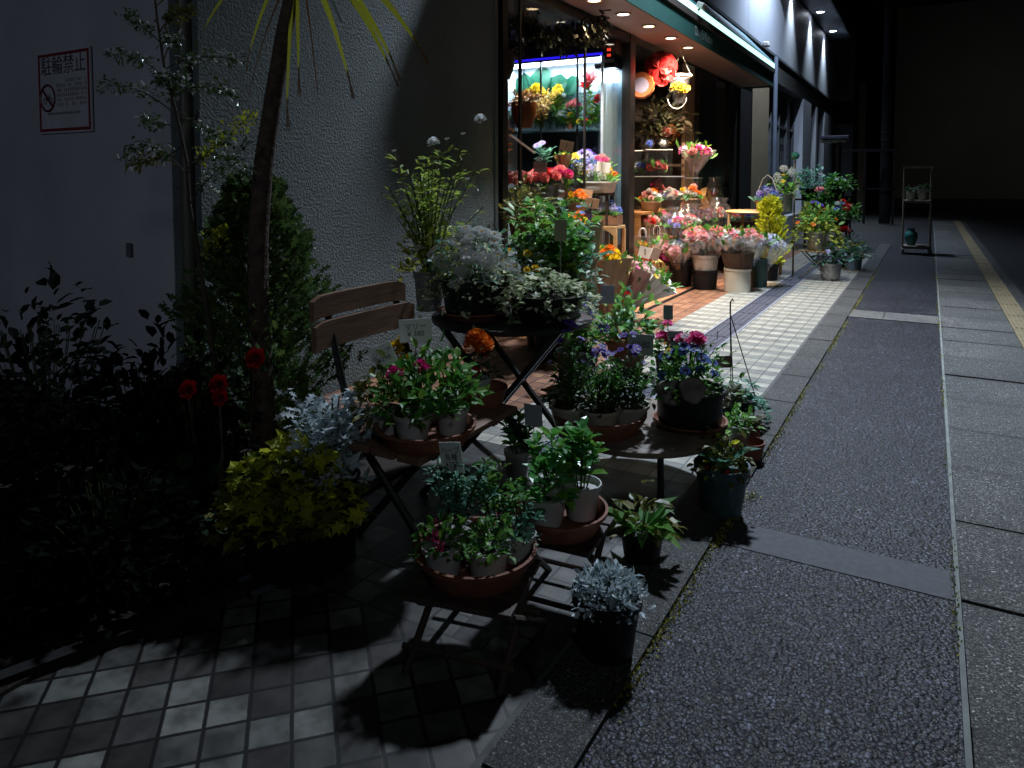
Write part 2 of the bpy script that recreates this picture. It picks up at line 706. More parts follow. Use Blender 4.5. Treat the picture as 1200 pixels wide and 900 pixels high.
# ------------------------------------------------------------------ common materials
white_plastic = surf('white_plastic', (.60, .60, .58), (.36, .35, .32), .45, 9)
black_plastic = surf('black_plastic', (.014, .014, .016), (.008, .008, .010), .45, 20, spec=.25)
grey_plastic = surf('grey_plastic', (.22, .22, .21), (.15, .15, .15), .5, 20)
teal_plastic = surf('teal_plastic', (.05, .10, .10), (.03, .06, .065), .35, 20)
terracotta = surf('terracotta', (.30, .11, .06), (.13, .045, .025), .7, 14, bump=.25, bscale=120)
pale_ceramic = surf('pale_ceramic', (.50, .48, .38), (.36, .35, .27), .35, 12)
soil_mat = surf('soil', (.035, .024, .016), (.015, .01, .007), .95, 60, bump=.8, bscale=200)
black_metal = surf('black_metal', (.02, .02, .02), (.012, .012, .012), .4, 20)
dark_frame = surf('dark_bronze', (.016, .014, .014), (.01, .01, .012), .4, 10)
steel = surf('steel', (.42, .43, .44), (.28, .29, .3), .35, 12, metal=.8)
zinc = surf('zinc', (.5, .5, .5), (.3, .3, .31), .42, 18, metal=.55)
bench_wood = surf('bench_wood', (.27, .155, .10), (.16, .085, .055), .55, 6, bump=.2, bscale=30, stretch=(12, 1, 12))
grey_wood = surf('weathered_wood', (.26, .20, .15), (.10, .075, .055), .6, 7, bump=.3, bscale=30)
orange_wood = surf('orange_wood', (.42, .20, .06), (.27, .12, .035), .5, 6, stretch=(1, 8, 8))
light_wood = surf('light_wood', (.55, .36, .17), (.40, .24, .10), .5, 6, stretch=(1, 8, 8))
dark_wood = surf('dark_wood', (.05, .03, .02), (.025, .015, .01), .5, 8)
wicker = surf('wicker', (.10, .055, .03), (.04, .02, .012), .7, 60, bump=.9, bscale=90, stretch=(1, 1, 3))
kraft = surf('kraft_paper', (.46, .30, .18), (.38, .24, .14), .8, 8)
pink_paper = surf('pink_paper', (.72, .46, .42), (.62, .36, .34), .7, 6)
white_paper = surf('white_paper', (.78, .77, .72), (.68, .67, .63), .7, 6)
card_white = surf('card_white', (.82, .82, .80), (.72, .72, .70), .55, 20)
card_grey = surf('card_grey', (.44, .44, .47), (.34, .34, .37), .5, 20)
card_brown = surf('card_brown', (.15, .10, .07), (.10, .06, .04), .5, 20)
card_kraft = surf('card_kraft', (.75, .50, .30), (.66, .43, .25), .6, 20)
ink = surf('ink', (.03, .03, .04), (.02, .02, .03), .6)
red_ink = surf('red_ink', (.30, .02, .03), (.22, .015, .02), .6)
cellophane = clear('cellophane', (1, 1, 1), .20, .10, .03)
glass = clear('window_glass', (.93, .96, .97), .06, .02)
acrylic = clear('acrylic', (.98, .99, 1), .10, .04, .012)
stem_green = surf('stem_green', (.06, .09, .02), (.035, .055, .012), .6)
bark = surf('bark', (.10, .065, .045), (.035, .022, .016), .85, 30, bump=.9, bscale=50)
twig = surf('twig', (.06, .045, .03), (.03, .02, .015), .8, 30)

G_DARK = leafy('leaf_dark', [(.012, .03, .012), (.025, .055, .018), (.018, .04, .02), (.035, .06, .015)])
G_MID = leafy('leaf_mid', [(.02, .08, .012), (.045, .14, .018), (.03, .10, .02), (.09, .17, .018)], gain=2.0)
G_BRIGHT = leafy('leaf_bright', [(.05, .16, .03), (.10, .24, .04), (.16, .30, .05), (.07, .18, .07)])
G_BASIL = leafy('leaf_basil', [(.025, .12, .03), (.05, .20, .045), (.11, .24, .02), (.04, .16, .06)], rough=.32, spec=.6, gain=1.8)
G_BLUE = leafy('leaf_blue', [(.05, .13, .09), (.08, .2, .14), (.04, .1, .06), (.13, .25, .18)], gain=1.8)
G_LIME = leafy('leaf_lime', [(.20, .23, .02), (.30, .32, .03), (.14, .18, .02), (.36, .34, .06)])
G_GOLD = leafy('leaf_gold', [(.20, .22, .015), (.36, .35, .03), (.13, .17, .02), (.28, .29, .02)], trans=.5, gain=2.1)
G_SILVER = leafy('leaf_silver', [(.36, .43, .46), (.50, .57, .60), (.22, .29, .31), (.58, .63, .65)], trans=.3, gain=1.35)
G_CREAM = leafy('leaf_variegated', [(.10, .16, .06), (.46, .48, .30), (.06, .12, .05), (.55, .55, .38), (.2, .26, .12)], trans=.5, gain=1.6)
G_OLIVE = leafy('leaf_olive', [(.10, .10, .02), (.06, .075, .02), (.16, .14, .03)])
G_STRAP = leafy('leaf_strap', [(.42, .40, .03), (.30, .32, .03), (.50, .44, .05)], trans=.6, gain=1.1)
G_BROWN = leafy('leaf_dry', [(.14, .07, .03), (.08, .04, .02), (.2, .11, .04)])

PET = {}


def petal(key, *cols, trans=.42):
    PET[key] = leafy('petal_' + key, list(cols), rough=.5, trans=trans, spec=.25, gain=1.0)


petal('white', (.80, .80, .78), (.72, .74, .76), (.82, .80, .72), trans=.75)
petal('magenta', (.45, .01, .12), (.60, .02, .18), (.35, .01, .10))
petal('pink', (.75, .08, .30), (.85, .16, .40), (.65, .05, .22))
petal('coral', (.88, .16, .18), (.92, .30, .30), (.80, .08, .12))
petal('palepink', (.80, .45, .42), (.75, .35, .36), (.82, .55, .48))
petal('red', (.55, .01, .01), (.70, .02, .015), (.42, .01, .01))
petal('darkred', (.22, .004, .006), (.28, .005, .007), (.16, .003, .004), trans=.2)
petal('orange', (.75, .16, .01), (.85, .26, .02), (.60, .09, .01))
petal('yellow', (.80, .52, .01), (.85, .62, .03), (.70, .42, .01))
petal('violet', (.12, .05, .42), (.18, .08, .55), (.09, .04, .30))
petal('blue', (.06, .10, .42), (.10, .18, .58), (.20, .30, .65))
petal('lilac', (.45, .38, .75), (.35, .32, .72), (.60, .55, .80))
petal('mixed', (.75, .32, .34), (.82, .72, .64), (.62, .12, .22), (.80, .45, .22), (.55, .38, .58))
petal('mixwarm', (.80, .25, .2), (.80, .6, .3), (.70, .3, .45), (.8, .75, .68), (.45, .3, .5))
petal('mixcool', (.75, .78, .85), (.45, .5, .78), (.7, .72, .9), (.8, .8, .8))

# ------------------------------------------------------------------ flower heads (unit size, facing +Z)
HEADS = {}


def head(kind, pal):
    key = (kind, pal)
    if key in HEADS:
        return HEADS[key]
    rg = random.Random(sum(map(ord, kind)))
    c = Cloud()
    m2 = PET['yellow']
    if kind == 'pom':
        P, D, N = [], [], []
        for i in range(46):
            t = math.acos(1 - 1.15 * (i + .5) / 46)
            a = i * 2.4
            d = Vector((math.sin(t) * math.cos(a), math.sin(t) * math.sin(a), math.cos(t)))
            P.append(d * .26)
            D.append(d + Vector((0, 0, .25)) + Vector([rg.uniform(-.3, .3) for _ in range(3)]))
            N.append((-d.x * math.cos(t), -d.y * math.cos(t), 1))
        c.add('petal', P, D, N, .28, .26)
    elif kind == 'daisy':
        for ring, (k, L, zz) in enumerate(((13, .5, .02), (11, .4, .06))):
            A = [2 * PI * i / k + ring * .2 for i in range(k)]
            D = [(math.cos(a), math.sin(a), .12 + zz) for a in A]
            c.add('petal', [(math.cos(a) * .08, math.sin(a) * .08, zz) for a in A], D, [(0, 0, 1)] * k, L, .2)
        P, D = [], []
        for i in range(14):
            d = Vector((rg.uniform(-1, 1), rg.uniform(-1, 1), 1)).normalized()
            P.append(d * .05 + Vector((0, 0, .05)))
            D.append(d)
        c.add('small', P, D, [(1, 0, 0)] * 14, .1, .08, 1)
    elif kind == 'pansy':
        m2 = leafy('pansy_eye', [(.02, .01, .03), (.03, .01, .02)])
        for i, (a, L) in enumerate(((.6, .5), (2.54, .5), (-.35, .5), (3.5, .5), (-PI / 2, .58))):
            d = (math.cos(a), math.sin(a), .08)
            c.add('round', [(math.cos(a) * .02, math.sin(a) * .02, .01 * i)], [d], [(0, 0, 1)], L, .5)
            if i > 1:
                c.add('petal', [(0, 0, .03 + .012 * i)], [d], [(0, 0, 1)], L * .5, .22, 1)
    elif kind == 'star':
        A = [2 * PI * i / 5 for i in range(5)]
        c.add('petal', [(0, 0, 0)] * 5, [(math.cos(a), math.sin(a), .3) for a in A], [(0, 0, 1)] * 5, .5, .36)
    elif kind == 'cluster':
        for i in range(11):
            t = math.acos(1 - .95 * (i + .5) / 11)
            a = i * 2.4
            d = Vector((math.sin(t) * math.cos(a), math.sin(t) * math.sin(a), math.cos(t)))
            e1 = d.orthogonal().normalized()
            e2 = d.cross(e1)
            for k in range(4):
                q = 2 * PI * k / 4 + i
                pd = e1 * math.cos(q) + e2 * math.sin(q) + d * .3
                c.add('petal', [d * .38], [pd], [d], .17, .15)
    elif kind == 'rose':
        for ring, (k, r0, up, L) in enumerate(((3, .04, 2.2, .34), (4, .1, 1.2, .36), (5, .16, .6, .36), (6, .2, .2, .36))):
            for i in range(k):
                a = 2 * PI * i / k + ring
                d = (math.cos(a), math.sin(a), up)
                c.add('round', [(math.cos(a) * r0, math.sin(a) * r0, -.05 * ring)], [d], [(-math.cos(a) * .4, -math.sin(a) * .4, 1)], L, .42)
    elif kind == 'spike':
        P, D, N = [], [], []
        for i in range(34):
            z = i / 34
            a = i * 2.4
            P.append((math.cos(a) * .1 * (1.2 - z), math.sin(a) * .1 * (1.2 - z), z))
            D.append((math.cos(a), math.sin(a), .6))
            N.append((0, 0, 1))
        c.add('small', P, D, N, .2, .16)
    elif kind == 'tulip':
        for i in range(6):
            a = 2 * PI * i / 6
            c.add('oval', [(math.cos(a) * .05, math.sin(a) * .05, -.3)], [(math.cos(a) * .42, math.sin(a) * .42, 1)], [(-math.cos(a), -math.sin(a), .3)], 1.0, .5)
    me = c.data('flower_head', [PET[pal], m2])
    HEADS[key] = me
    return me


def zrot(d, spin=0.0):
    return Vector(d).normalized().to_track_quat('Z', 'Y') @ Quaternion((0, 0, 1), spin)


# ------------------------------------------------------------------ foliage habits; sizes in metres, origin at the soil
def foliage(kind, rg, w, h, n, leaf, shape='oval', wid=.6, stems=True):
    c = Cloud()
    st = MB()
    P, D, N = [], [], []
    if kind == 'mound':
        for i in range(n):
            a, u = rg.uniform(0, 2 * PI), rg.random()
            s = math.sqrt(1 - u * u)
            r = rg.random() ** .4 * (1 + .18 * math.sin(3 * a + 1) + .1 * math.sin(7 * a))
            P.append((w / 2 * s * r * math.cos(a), w / 2 * s * r * math.sin(a), h * (u * r * .95 + .03)))
            D.append((s * math.cos(a) + rg.gauss(0, .5), s * math.sin(a) + rg.gauss(0, .5), u * .6 + rg.gauss(.1, .4)))
            N.append((s * math.cos(a) * .5 + rg.gauss(0, .35), s * math.sin(a) * .5 + rg.gauss(0, .35), 1))
        for i in range(max(4, n // 40)):
            a, q = rg.uniform(0, 2 * PI), rg.random() * .8
            st.tube([(0, 0, 0), (w * .2 * q * math.cos(a), w * .2 * q * math.sin(a), h * .45), (w * .42 * q * math.cos(a), w * .42 * q * math.sin(a), h * .85)], .002, 4)
    elif kind == 'upright':
        k = max(3, n // 14)
        per = max(4, n // k)
        for i in range(k):
            a, q = rg.uniform(0, 2 * PI), rg.random() ** .6
            hh = h * rg.uniform(.6, 1.0) * (1 - .3 * q)
            b0 = Vector((w * .14 * q * math.cos(a), w * .14 * q * math.sin(a), 0))
            tip = Vector((w * .46 * q * math.cos(a) + rg.gauss(0, .05) * w, w * .46 * q * math.sin(a) + rg.gauss(0, .05) * w, hh))
            midp = (b0 + tip) / 2 + Vector((0, 0, hh * .08))
            st.tube([b0, midp, tip], [.0028, .002, .0012], 5)
            for j in range(per):
                t = .2 + .8 * (j + .5) / per
                p = b0.lerp(midp, t * 2) if t < .5 else midp.lerp(tip, t * 2 - 1)
                b = j * 2.4 + i
                P.append(p)
                D.append((math.cos(b), math.sin(b), .25 + .6 * t))
                N.append((rg.gauss(0, .2), rg.gauss(0, .2), 1))
    elif kind == 'trail':
        for i in range(n):
            a, q = rg.uniform(0, 2 * PI), rg.random() ** .55
            z = h * (1 - q * q) * rg.uniform(.3, 1) - (q ** 4) * h * rg.uniform(0, .8)
            P.append((w / 2 * q * math.cos(a), w / 2 * q * math.sin(a), z))
            D.append((math.cos(a) + rg.gauss(0, .5), math.sin(a) + rg.gauss(0, .5), rg.gauss(0, .45)))
            N.append((math.cos(a) * q + rg.gauss(0, .3), math.sin(a) * q + rg.gauss(0, .3), 1))
        for i in range(14):
            a = rg.uniform(0, 2 * PI)
            q = w / 2 * rg.uniform(.7, 1)
            st.tube([(0, 0, 0), (q * .5 * math.cos(a), q * .5 * math.sin(a), h * .5), (q * math.cos(a), q * math.sin(a), -h * .2)], .0018, 4)
    elif kind == 'shoots':
        k = max(6, n // 12)
        for i in range(k):
            a, u = rg.uniform(0, 2 * PI), rg.uniform(.15, 1)
            s = math.sqrt(1 - u * u)
            d = Vector((s * math.cos(a) * w / 2, s * math.sin(a) * w / 2, u * h)) * rg.uniform(.75, 1.05)
            st.tube([(0, 0, 0), d * .5 + Vector((0, 0, h * .05)), d], .002, 4)
            e1 = d.normalized()
            for j in range(12):
                t = .45 + .58 * j / 12
                b = j * 2.4
                o1 = e1.orthogonal().normalized()
                o2 = e1.cross(o1)
                side = o1 * math.cos(b) + o2 * math.sin(b)
                P.append(d * t)
                D.append(e1 * .9 + side * .8)
                N.append(e1 * .6 - side * .4)
    elif kind == 'cone':
        for i in range(n):
            t = rg.random() ** .8
            a = rg.uniform(0, 2 * PI)
            lump = 1 + .26 * math.sin(5 * a + 9 * t) + .22 * math.sin(3 * a - 17 * t) + .16 * math.sin(2 * a + 31 * t) + rg.gauss(0, .07)
            prof = (math.sin(PI * min(1, (t * .80 + .16))) ** .6) * (1 - .25 * t)
            r = w / 2 * prof * lump * (rg.random() ** .3)
            P.append((r * math.cos(a), r * math.sin(a), h * t))
            D.append((math.cos(a) * .8 + rg.gauss(0, .4), math.sin(a) * .8 + rg.gauss(0, .4), .8 + rg.gauss(0, .3)))
            N.append((rg.gauss(0, 1), rg.gauss(0, 1), .4))
        st.tube([(0, 0, 0), (0, 0, h * .9)], [w * .04, .003], 6)
    elif kind == 'tall':
        k = max(4, n // 22)
        for i in range(k):
            a, q = rg.uniform(0, 2 * PI), rg.random()
            hh = h * rg.uniform(.55, 1)
            tip = Vector((w * .5 * q * math.cos(a), w * .5 * q * math.sin(a), hh))
            midp = tip * .5 + Vector((0, 0, h * .08))
            st.tube([(0, 0, 0), midp, tip], .0022, 4)
            for j in range(22):
                t = .25 + .75 * rg.random() ** .8
                p = Vector((0, 0, 0)).lerp(midp, t * 2) if t < .5 else midp.lerp(tip, t * 2 - 1)
                b = rg.uniform(0, 2 * PI)
                P.append(p + Vector((math.cos(b), math.sin(b), 0)) * leaf * .5 * rg.random())
                D.append((math.cos(b), math.sin(b), .5 + rg.gauss(0, .4)))
                N.append((rg.gauss(0, .4), rg.gauss(0, .4), 1))
    elif kind == 'rosette':
        for i in range(n):
            a = i * 2.4
            u = .2 + .7 * (i / n)
            P.append((math.cos(a) * w * .05, math.sin(a) * w * .05, h * .2 * u))
            D.append((math.cos(a), math.sin(a), u * 2.0 * h / w + rg.gauss(0, .15)))
            N.append((-math.cos(a) * u, -math.sin(a) * u, 1))
    k = len(P)
    L = np.array([leaf * rg.uniform(.5, 1.25) for _ in range(k)])
    c.add(shape, P, D, N, L, L * wid)
    if stems:
        c.mesh(st, 1)
    return c


def pot_profile(kind, rt, rb, h):
    if kind == 'bowl':
        return [(rb * .3, 0), (rb, 0), (rb * 1.15, h * .15), (rt * .97, h * .85), (rt * 1.05, h * .87), (rt * 1.06, h), (rt * .98, h), (rt * .92, h * .8), (rt * .3, h * .78)]
    if kind == 'saucer':
        return [(rb * .3, 0), (rb, 0), (rt, h * .92), (rt * 1.0, h), (rt * .96, h), (rb * .97, h * .18), (.0005, h * .15)]
    return [(rb * .3, 0), (rb, 0), (rt * .94, h * .8), (rt * 1.02, h * .82), (rt * 1.04, h), (rt * .97, h), (rt * .9, h * .84), (rt * .2, h * .83)]


def put_flowers(t, rg, z0, w, h, flowers):
    """flowers: list of (kind, palette, count, size, low, high, facing) - spread over the side one sees and the top"""
    for kind, pal, cnt, size, lo, hi in flowers:
        me = head(kind, pal)
        for i in range(cnt):
            a = rg.uniform(0, 2 * PI) if rg.random() < .35 else rg.uniform(-PI * .95, .25 * PI)
            u = rg.uniform(lo, hi)
            uu = max(0.0, min(1.0, u))
            s = math.sqrt(max(0.05, 1 - uu * uu)) * rg.uniform(.55, 1.0)
            p = Vector((w / 2 * s * math.cos(a), w / 2 * s * math.sin(a), z0 + h * u))
            d = Vector((s * math.cos(a) + .25, s * math.sin(a) - .5, .55 + u))
            sz = size * rg.uniform(.8, 1.15)
            if kind == 'spike':
                d = Vector((rg.gauss(0, .2), rg.gauss(0, .2), 1))
                sz = size * rg.uniform(.7, 1.2)
            link('flower_head', me, t, p, zrot(d, rg.uniform(0, 6)), sz)


SEED = [11]


def plant(name, label, base, pot=None, fol=None, flowers=(), cat='potted plant', group=None, rim=0.0):
    """base: (photo x, photo y, height of what it stands on) or a Vector; sizes in photo pixels at that place"""
    SEED[0] += 7
    rg = random.Random(SEED[0])
    p = at(*base) if not isinstance(base, Vector) else base
    s = mpp(p)
    t = thing(name, label, cat, p, rg.uniform(-.3, .3), group)
    z0 = 0.0
    if pot:
        kind, rt, rb, h, mat = pot
        rt, rb, h = rt * s, rb * s, h * s
        MB().lathe(pot_profile(kind, rt, rb, h), 30).build('pot', mat, t, True)
        z0 = h * .82
        MB().disc(rt * .9, z0 + .001, 20).build('soil', soil_mat, t)
    for f in (fol if isinstance(fol, list) else [fol] if fol else []):
        kind, w_, h_, n, leaf, mat = f[:6]
        shape = f[6] if len(f) > 6 else 'oval'
        wid = f[7] if len(f) > 7 else .6
        fc = foliage(kind, rg, w_ * s, h_ * s, n, leaf * s, shape, wid)
        o = fc.build('foliage', [mat, stem_green], t)
        o.location = (0, 0, z0)
    if flowers:
        f0 = fol[0] if isinstance(fol, list) else fol
        put_flowers(t, rg, z0, f0[1] * s, f0[2] * s, [(k, c, m, z * s, lo, hi) for k, c, m, z, lo, hi in flowers])
    return t


def card(label, centre, wpx, hpx, mat, base=None, text=None, ink_mat=None, tilt=0.0, turn=0.0, size=None, name='price_card', stake=True, lean=0.0):
    """a small card on a stake; centre is the point of its middle"""
    s = mpp(centre)
    p = Vector(centre)
    zb = base if base is not None else p.z - hpx * s
    t = thing(name, label, 'price card', (p.x, p.y, zb), math.atan2(-p.x, p.y) + turn)
    h = p.z - zb
    W, Hh = wpx * s, hpx * s
    rot = Matrix.Rotation(tilt, 4, 'Y') @ Matrix.Rotation(lean, 4, 'X')
    b = MB().box((0, 0, 0), (W, .003, Hh), rot.to_3x3())
    o = b.build('card', mat, t, loc=(0, 0, h), bevel=.0008)
    if stake:
        MB().tube([(0, .004, 0), (0, .004, max(.01, h - Hh * .3))], .0022, 6).build('stake', surf('stake_plastic', (.35, .36, .34), (.25, .26, .25), .4), t)
    if text:
        l = lettering(text, (size or .4) * Hh, ink_mat or ink, o, rot @ Vector((0, -.0026, 0)), (rot @ Matrix.Rotation(PI / 2, 4, 'X')).to_euler(), spacing=.95)
    return t

# ================================================================== THE SETTING
XF = -3.136          # facade line
ground_m = gravel('ground_asphalt', (.02, .02, .022), (.06, .06, .065), 70, .5)
structure('ground', MB().quad((-120, -60, -.03), (120, -60, -.03), (120, 160, -.03), (-120, 160, -.03)), ground_m)

tile_diag = tiles('tile_diagonal', .1, R(-46.5), [(.035, .028, .026), (.05, .044, .04), (.085, .08, .072), (.17, .172, .16), (.27, .27, .24)], (.006, .005, .005), gap=.065, stain=.6, phase=(.3, .1))
tile_white = tiles('tile_white', .104, 0, [(.20, .20, .18), (.25, .25, .22), (.36, .345, .285), (.43, .41, .34)], (.075, .075, .07), gap=.045, check=.70, stain=.32, phase=(.04, .2))
tile_brown = tiles('tile_brown', .104, 0, [(.16, .06, .03), (.26, .11, .05), (.34, .16, .08), (.22, .09, .05)], (.04, .02, .014), gap=.07, stain=.3)
kx, ty = -.83, 1.64
structure('tile_paving', MB().add([(-2.9, -1.8, 0), (kx - .02, -1.8, 0), (kx - .02, ty, 0), (-1.76, ty, 0), (-1.855, 1.385, 0), (-2.016, .891, 0)], [tuple(range(6))]), tile_diag)
structure('tile_edge', MB().span((kx - .02, -1.8, -.02), (kx, 14, .0005)), surf('joint_mortar', (.10, .10, .10), (.06, .06, .06), .8, 30))
structure('tile_walk', MB().quad((-1.38, 3.0, 0), (kx - .02, 3.0, 0), (kx - .02, 14, 0), (-1.38, 14, 0)).quad((-1.98, 3.0, 0), (-1.62, 3.0, 0), (-1.62, 14, 0), (-1.98, 14, 0)), tile_white)
tile_shaded = tiles('tile_shaded', .104, 0, [(.02, .017, .016), (.035, .032, .03), (.065, .063, .058), (.16, .158, .14)], (.01, .009, .008), gap=.06, stain=.6, phase=(.04, .2))  # shade under the plant display, put into the tile colour
structure('tile_corner', MB().quad((-1.98, ty, 0), (kx - .02, ty, 0), (kx - .02, 3.0, 0), (-1.98, 3.0, 0)), tile_shaded)
structure('entrance_paving', MB().quad((-6, 3.0, -.001), (-1.98, 3.0, -.001), (-1.98, 14, -.001), (-6, 14, -.001)), tile_brown)
# drain channel: steel frame, slotted covers
drain = thing('drain_grate', 'long grey metal drain cover set in the white tiles before the shop', 'drain grate', (-1.5, 6, 0))
m = MB()
m.box((-.11, 2.5, .001), (.02, 11, .008)).box((.11, 2.5, .001), (.02, 11, .008))
m.build('frame', surf('drain_frame', (.34, .36, .42), (.24, .26, .32), .4, 10, metal=.4), drain)
m = MB()
for k in range(18):
    m.box((0, -3 + k * .6 + .3, -.004), (.196, .59, .006))
m.build('cover', surf('drain_cover', (.085, .09, .12), (.05, .055, .075), .45, 6, metal=.3, bump=.2, bscale=8), drain)
m = MB()
for k in range(18):
    for x in (-.05, 0, .05):
        m.box((x, -3 + k * .6 + .3, .0005), (.012, .55, .004))
m.build('rib', surf('drain_rib', (.16, .17, .22), (.11, .12, .16), .4, 10, metal=.4), drain)
MB().box((0, 2.5, -.015), (.24, 11, .01)).build('channel', black_metal, drain)

kerb_m = gravel('kerb_concrete', (.075, .075, .075), (.16, .16, .155), 160, .5, .08, .75, (.62, 1.8))
m = MB()
rg = random.Random(3)
y = -1.8
while y < 16:
    L = .62
    m.box(((kx - .645) / 2, y + L / 2, -.04 + rg.uniform(0, .004)), (.181, L - .008, .088), Matrix.Rotation(rg.uniform(-.006, .006), 3, 'Z'))
    y += L
structure('kerb_slab', m, kerb_m)
asph = gravel('walkway_asphalt', (.008, .008, .010), (.086, .090, .122), 84, 1.0, .14, .5)
structure('walkway', MB().quad((-.645, -1.8, -.006), (.1, -1.8, -.006), (.1, 26, -.006), (-.645, 26, -.006)), asph)
band = surf('patch_asphalt', (.085, .09, .10), (.055, .058, .066), .75, 40, bump=.4, bscale=260)
structure('walkway_patch', MB().box((-.273, 2.67, -.0095), (.742, .19, .012)), band)
pale_conc = gravel('pale_concrete', (.16, .16, .15), (.28, .28, .26), 200, .3, .05, .75)
structure('walkway_band', MB().box((-.50, 7.72, -.006), (.288, .42, .012)).box((-.126, 7.72, -.006), (.45, .42, .012)), pale_conc)
structure('gutter_edge', MB().box((.108, 12, -.02), (.014, 28, .044)), surf('edge_mortar', (.22, .24, .22), (.13, .14, .13), .8, 14))
slab_m = gravel('slab_concrete', (.125, .127, .122), (.27, .27, .258), 150, .6, .10, .75, (.6, 1.62))
m = MB()
y = -1.62
for k in range(46):
    m.box((.382 + rg.uniform(-.003, .003), y + .3, -.04 + rg.uniform(-.003, .004)), (.53, .590, .08), Matrix.Rotation(rg.uniform(-.004, .004), 3, 'Z'))
    y += .6
structure('pavement', m, slab_m)
tact = surf('tactile_paving', (.24, .19, .11), (.15, .12, .07), .75, 12, bump=.3, bscale=120)
m = MB()
for k in range(40):
    y0 = -1.5 + k * .7
    m.box((.74, y0 + .345, -.04), (.17, .69, .085))
    for x in (.685, .722, .758, .795):
        m.box((x, y0 + .345, .004), (.018, .62, .008))
structure('guide_paving', m, tact)
road = gravel('road_asphalt', (.018, .018, .02), (.05, .05, .055), 80, .5)
structure('road', MB().quad((.94, -3, -.02), (30, -3, -.02), (30, 120, -.02), (.94, 120, -.02)), road)
structure('road_edge', MB().box((.885, 12, -.05), (.108, 28, .09)), kerb_m)
structure('road_marking', MB().box((3.2, 14.5, -.018), (3.5, .14, .004)), surf('road_paint', (.5, .5, .47), (.34, .34, .32), .7, 20))
structure('planting_bed', MB().span((-9, .1, -.02), (-1.99, 2.34, .012)).span((-3.13, 2.345, -.02), (-1.99, 2.99, .012)), soil_mat)
structure('bed_edge', MB().add([(-2.016, .891, .03), (-1.76, 1.64, .03), (-1.80, 1.655, .03), (-2.056, .906, .03), (-2.016, .891, -.01), (-1.76, 1.64, -.01), (-1.80, 1.655, -.01), (-2.056, .906, -.01)],
                              [(0, 1, 2, 3), (0, 4, 5, 1), (1, 5, 6, 2), (2, 6, 7, 3), (3, 7, 4, 0)]), surf('bed_edge_dark', (.02, .02, .02), (.01, .01, .01), .9, 20))
g = thing('floor_grate', 'dark steel bar grate in the ground at the edge of the planting bed', 'floor grate', (-2.45, 1.02, .014), R(-20))
m = MB()
for k in range(11):
    m.box((-.3 + k * .06, 0, .01), (.02, .5, .02))
m.build('bar', surf('grate_steel', (.03, .035, .05), (.02, .022, .03), .35, 10, metal=.6), g)
MB().box((0, -.26, .01), (.68, .02, .024)).box((0, .26, .01), (.68, .02, .024)).build('frame', black_metal, g)
g = thing('gully_grate', 'small bluish drain grate beside the corner of the diagonal tiles', 'drain grate', (-1.83, 1.57, .006), R(-18))
m = MB()
for k in range(9):
    m.box((-.06 + k * .015, 0, .004), (.006, .13, .006))
m.build('bar', surf('gully_steel', (.22, .26, .34), (.14, .17, .22), .35, 10, metal=.5), g)
MB().box((0, -.07, .004), (.15, .012, .009)).box((0, .07, .004), (.15, .012, .009)).build('frame', black_metal, g)

# moss tufts along the seams of the asphalt
moss = leafy('moss', [(.16, .17, .015), (.24, .22, .025), (.09, .11, .015), (.30, .26, .04)], trans=.1)
c = Cloud()
rg = random.Random(5)
P = []
for i in range(4200):
    y = 1.0 + 11 * rg.random() ** 1.5
    if math.sin(y * 7.3) + math.sin(y * 3.1 + 1) + rg.gauss(0, .5) < -.5:
        continue
    P.append((-.64 + rg.gauss(0, .014), y, -.003))
for i in range(1500):
    y = 1.2 + 13 * rg.random() ** 1.3
    if math.sin(y * 5.3) + math.sin(y * 2.3 + 2) + rg.gauss(0, .5) < .5:
        continue
    P.append((.098 + rg.gauss(0, .007), y, 0))
for cx_, cy_ in ((-.66, 1.66), (-.69, 1.55), (-.66, 1.98), (-.62, 2.75), (-.60, 3.0), (-.62, 2.6)):
    for i in range(45):
        P.append((cx_ + rg.gauss(0, .012), cy_ + rg.gauss(0, .03), .002))
k = len(P)
c.add('small', P, [(rg.gauss(0, 1), rg.gauss(0, 1), .9) for _ in P], [(rg.gauss(0, 1), rg.gauss(0, 1), 1) for _ in P], [rg.uniform(.007, .015) for _ in P], .008)
o = c.build('moss', moss)
o['kind'] = 'stuff'
tag(o, 'olive moss growing along the seams of the asphalt walkway', 'moss', kind='stuff')

# ================================================================== THE SHOP BUILDING
wall_m = stucco('stucco_wall', (.155, .18, .178), (.11, .13, .128), 66, .020)
side_m = surf('painted_side_wall', (.50, .51, .56), (.38, .39, .43), .7, 1.6, bump=.15, bscale=40, stretch=(1, 1, .75), detail=9.0)
panel_m = surf('upper_panel', (.34, .36, .40), (.28, .30, .34), .5, 1.0)
cream_m = surf('cream_column', (.24, .19, .12), (.19, .15, .09), .6, 2)
B = thing('shop_building', 'grey street building with the flower shop in its ground floor', 'building', (XF, 2.35, 0))


def bp(name, mb, mat, **kw):
    """a part of the building, given in place coordinates"""
    mb.v = [(x - XF, y - 2.35, z) for x, y, z in mb.v]
    return mb.build(name, mat, B, **kw)


